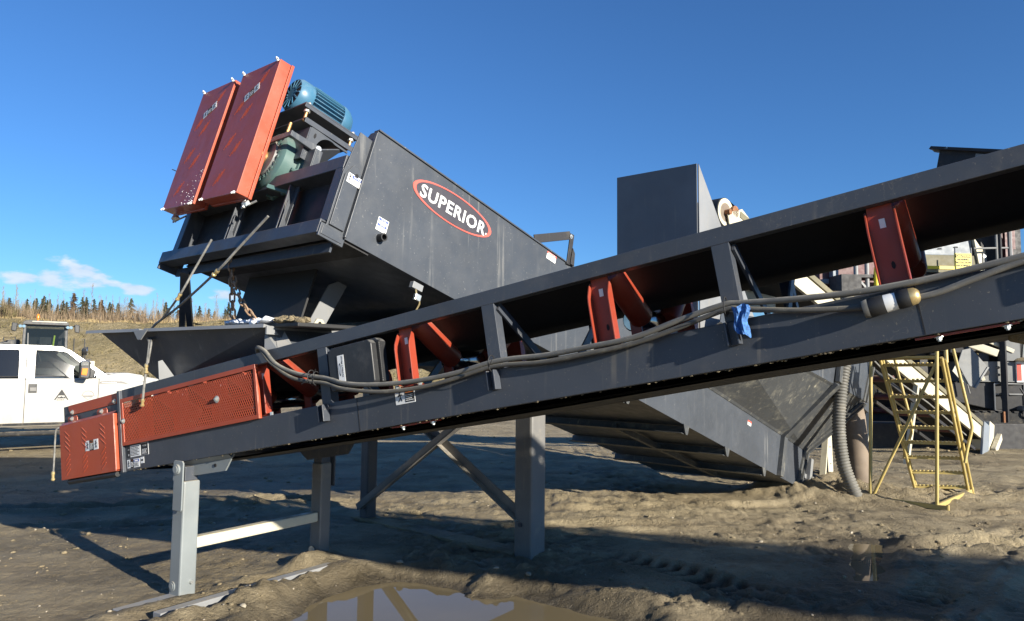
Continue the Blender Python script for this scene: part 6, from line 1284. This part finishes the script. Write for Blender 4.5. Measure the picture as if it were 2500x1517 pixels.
# ------------------------------------------------------------------ tracked crusher, lower right
KF = Frm((11.0, 18.6, 0), (0, 0, R(-8)))
T = Thing('tracked_crusher', 'dark tracked crusher with cream frame and red-white marker at the right edge', 'crusher', KF)
mb = MB(); mb.box(.3, 6.5, .0, 2.0, 1.45, 1.95); mb.box(.3, 6.5, -.02, .0, 1.44, 1.47); fr = T.part('main_frame', mb, 'greyplate', bev=.01)
for x, z, r in ((.85, 1.68, .09), (1.15, 1.62, .035), (1.15, 1.8, .035)): mb = MB(); mb.cyl((x, -.005, z), (x, -.03, z), r, n=14); T.part('boss', mb, 'machine_shade' if r > .05 else 'zinc', fr)
mb = MB(); mb.box(1.55, 1.8, -.05, .0, 1.44, 1.96); T.part('marker_board', mb, 'white', fr); mb = MB(); mb.box(1.56, 1.66, -.056, -.05, 1.48, 1.90); T.part('marker_stripe', mb, 'redprint', fr)
mb = MB(); mb.prism([(.2, 1.44), (6.5, 1.44), (6.5, .75), (1.0, .75), (-.1, 1.0), (-.1, 1.3)], .05, 2.2, 'y'); T.part('belly', mb, 'machine_shade', bev=.02)
mb = MB(); pr = [(.4, .05), (.15, .28), (.3, .62), (.6, .70), (5.8, .70), (6.2, .4), (5.9, .05)]; mb.prism(pr, -.15, .35, 'y'); tr = T.part('track', mb, 'tyre', bev=.03)
mb = MB()
for i in range(30):
    x = .5+i*.18; mb.box(x, x+.1, -.17, .37, .69, .73); mb.box(x, x+.1, -.17, .37, .02, .06)
T.part('track_plates', mb, 'tyre', tr)
mb = MB(); mb.cyl((.48, -.17, .36), (.48, .3, .36), .26, n=20); T.part('track_wheel', mb, 'machine_shade', tr, smooth=40)
mb = MB(); mb.box(-.25, .05, -.35, .1, .62, .9); mb.poly([(-.05, -.4, .75), (.1, -.4, .82), (.3, -.4, .25), (.12, -.4, .2)], .05); T.part('step_bracket', mb, 'cream', bev=.01)
mb = MB(); mb.bar((.45, -.1, 2.25), (.75, -.1, 1.47), .09, .09); mb.bar((.3, -.1, 2.45), (1.1, -.1, 2.15), .10, .18); mb.bar((.3, -.05, 2.75), (1.5, -.05, 2.2), .06, .1); T.part('boom_strut', mb, 'cream', bev=.01)
mb = MB(); mb.box(-.4, .45, .1, .9, 2.1, 2.5); mb.box(.0, .4, -.1, .2, 2.15, 2.3); T.part('hydraulic_block', mb, 'machine_shade', bev=.03)
mb = MB(); mb.box(1.3, 1.65, -.05, .3, 1.97, 3.2); mb.bar((1.3, -.1, 2.95), (1.55, -.1, 2.75), .05, .14); mb.bar((1.85, 0, 2.9), (1.75, 0, 2.05), .10, .1); T.part('tower', mb, 'greyplate')
mb = MB(); mb.lathe((1.85, .2, 1.97), (1.85, .2, 2.12), [(0, .45), (.4, .38), (1, .05)], 16); T.part('sand_heap', mb, 'mud', smooth=50)
mb = MB(); mb.box(1.7, 6.5, .3, 2.2, 1.97, 4.6); T.part('crusher_box', mb, 'machine_shade', bev=.03)
mb = MB(); mb.tube([(.28, -.08, 1.95), (.33, -.1, 1.6), (.42, -.12, 1.15)], .016, 6); T.part('hanging_hose', mb, 'hoseline')
T = Thing('deflector_plate', 'tilted square grey plate hanging above the cream conveyor, seen through the ladder', 'plate', Frm((10.95, 17.6, 1.75)))
mb = MB(); mb.poly([(-.20, 0, .45), (.02, 0, .50), (.40, 0, .05), (.06, 0, -.45), (-.06, 0, -.40), (-.32, 0, .12)], .03); pp = T.part('plate', mb, 'greyplate', bev=.01); mb = MB(); mb.bar((.40, -.01, .05), (.06, -.01, -.45), .02, .04); T.part('folded_edge', mb, 'ltgrey', pp)
mb = MB(); mb.poly([(-.34, .05, .10), (-.02, .05, -.38), (-.2, .05, -.30), (-.42, .05, -.05)], .02); T.part('sand_crust', mb, 'cream', pp); mb = MB(); mb.bar((0, .1, .4), (.0, .6, 1.2), .08, .08); T.part('hanger', mb, 'machine_shade', pp)
mb = MB(); mb.box(6.9, 11.3, 16.3, 16.7, -.1, .55); solo('steel_sill', mb, 'machine_shade', 'low dark steel sill on the ground behind the yellow ladder', 'sill', Frm(), (9, 16.4, 0), bev=.02)

T = Thing('shade_bin', 'added dark bin on skids filling in the shade behind the cream conveyor', 'bin', Frm((9.3, 20.5, 0), (0, 0, R(-12))))  # added dark mass standing in for the crusher's shaded side
mb = MB(); mb.poly([(-1.2, 0, 1.9), (2.2, 0, 1.9), (1.6, .35, .7), (-.6, .35, .7)], .05); mb.poly([(-1.2, 0, 1.9), (-.6, .35, .7), (-.6, 1.3, .7), (-1.2, 1.8, 1.9)], .05); bn = T.part('bin_wall', mb, 'machine_shade')
mb = MB(); mb.box(-1.3, 2.3, -.06, .02, 1.86, 1.98); T.part('bin_rim', mb, 'machine_shade', bn)
for x in (-.9, .5, 1.9):
    mb = MB(); mb.box(x, x+.14, .02, .16, -.05, 1.88); T.part('bin_post', mb, 'machine_shade')
mb = MB(); mb.box(-1.4, 2.6, .3, 1.2, .0, .55); T.part('skid', mb, 'machine_shade', bev=.03)
mb = MB(); mb.cyl((-1.0, .2, .62), (2.2, .2, .62), .09, n=10); T.part('drive_shaft', mb, 'maroon', smooth=40)

# clutter on the crusher and the plant behind the ladder: ribs, hoses, guards, rollers
T = Thing('idler_frame', 'row of dark return rollers on a dark frame beneath the cream conveyor', 'roller frame', cfr, (6.0, .3, -.6))
for i in range(6):
    mb = MB(); mb.cyl((3.4+i*1.1, -.02, -.50), (3.4+i*1.1, .72, -.50), .06, n=10); T.part('roller', mb, 'maroon', smooth=40)
for y in (-.01, .70):
    mb = MB(); mb.box(2.8, Lc-.7, y, y+.03, -.62, -.56); T.part('rail', mb, 'machine_shade')
rr = random.Random(21)
def rig(name, lab, cat, org, n, sx, sz, mats):
    T = Thing(name, lab, cat, Frm(org, (0, 0, R(rr.uniform(-12, 12)))))
    mb = MB(); mb.box(0, sx, .3, 1.4, 0, sz*.55); T.part('housing', mb, 'machine_shade', bev=.03)
    for i in range(n):
        x = rr.uniform(0, sx); z = rr.uniform(.1, sz); k = rr.random(); mb = MB()
        if k < .3: mb.box(x, x+rr.uniform(.05, .12), .05, .3, z*.2, z); nm = 'rib'
        elif k < .55: mb.bar((x, .1, z), (x+rr.uniform(-.7, .7), .1, z*rr.uniform(.2, .9)), .07, .07); nm = 'strut'
        elif k < .75: mb.tube(catmull([(x, .0, z), (x+.15, -.06, z*.7), (x+.1, -.05, z*.45), (x+.35, .05, z*.3)], 5), .022, 6); nm = 'hydraulic_hose'
        elif k < .9: mb.cyl((x, .0, z*.8), (x, .35, z*.8), rr.uniform(.07, .16), n=14); nm = 'roller'
        else: mb.box(x, x+.35, .02, .10, z*.6, z*.6+.3); nm = 'cover_plate'
        T.part(nm, mb, rr.choice(mats), bev=.004)
    mb = MB()
    for z in (sz*.8, sz): mb.tube([(0, .2, z), (sx, .2, z)], .02, 6)
    for i in range(4): mb.tube([(sx*i/3, .2, sz*.5), (sx*i/3, .2, sz)], .02, 6)
    T.part('hand_rail', mb, 'ltgrey', stuff=False)
rig('screen_module', 'dark screen module with rollers and struts behind the ladder top', 'screen module', (9.6, 19.6, 1.1), 26, 2.6, 2.0, ['machine_shade', 'machine_shade', 'greyplate', 'olive', 'rust', 'cream'])
rig('power_unit', 'dusty power unit with hoses standing between the ladder and the crusher track', 'power unit', (12.0, 18.2, .1), 24, 2.2, 1.3, ['machine_shade', 'machine_shade', 'olive', 'rust', 'greyplate'])
rig('transfer_frame', 'tangle of frames and pipes above the walkway seen under the belt', 'frame', (8.3, 18.9, 3.2), 22, 3.2, 2.0, ['machine_shade', 'machine_shade', 'bluegrey', 'olive', 'maroon', 'ltgrey'])
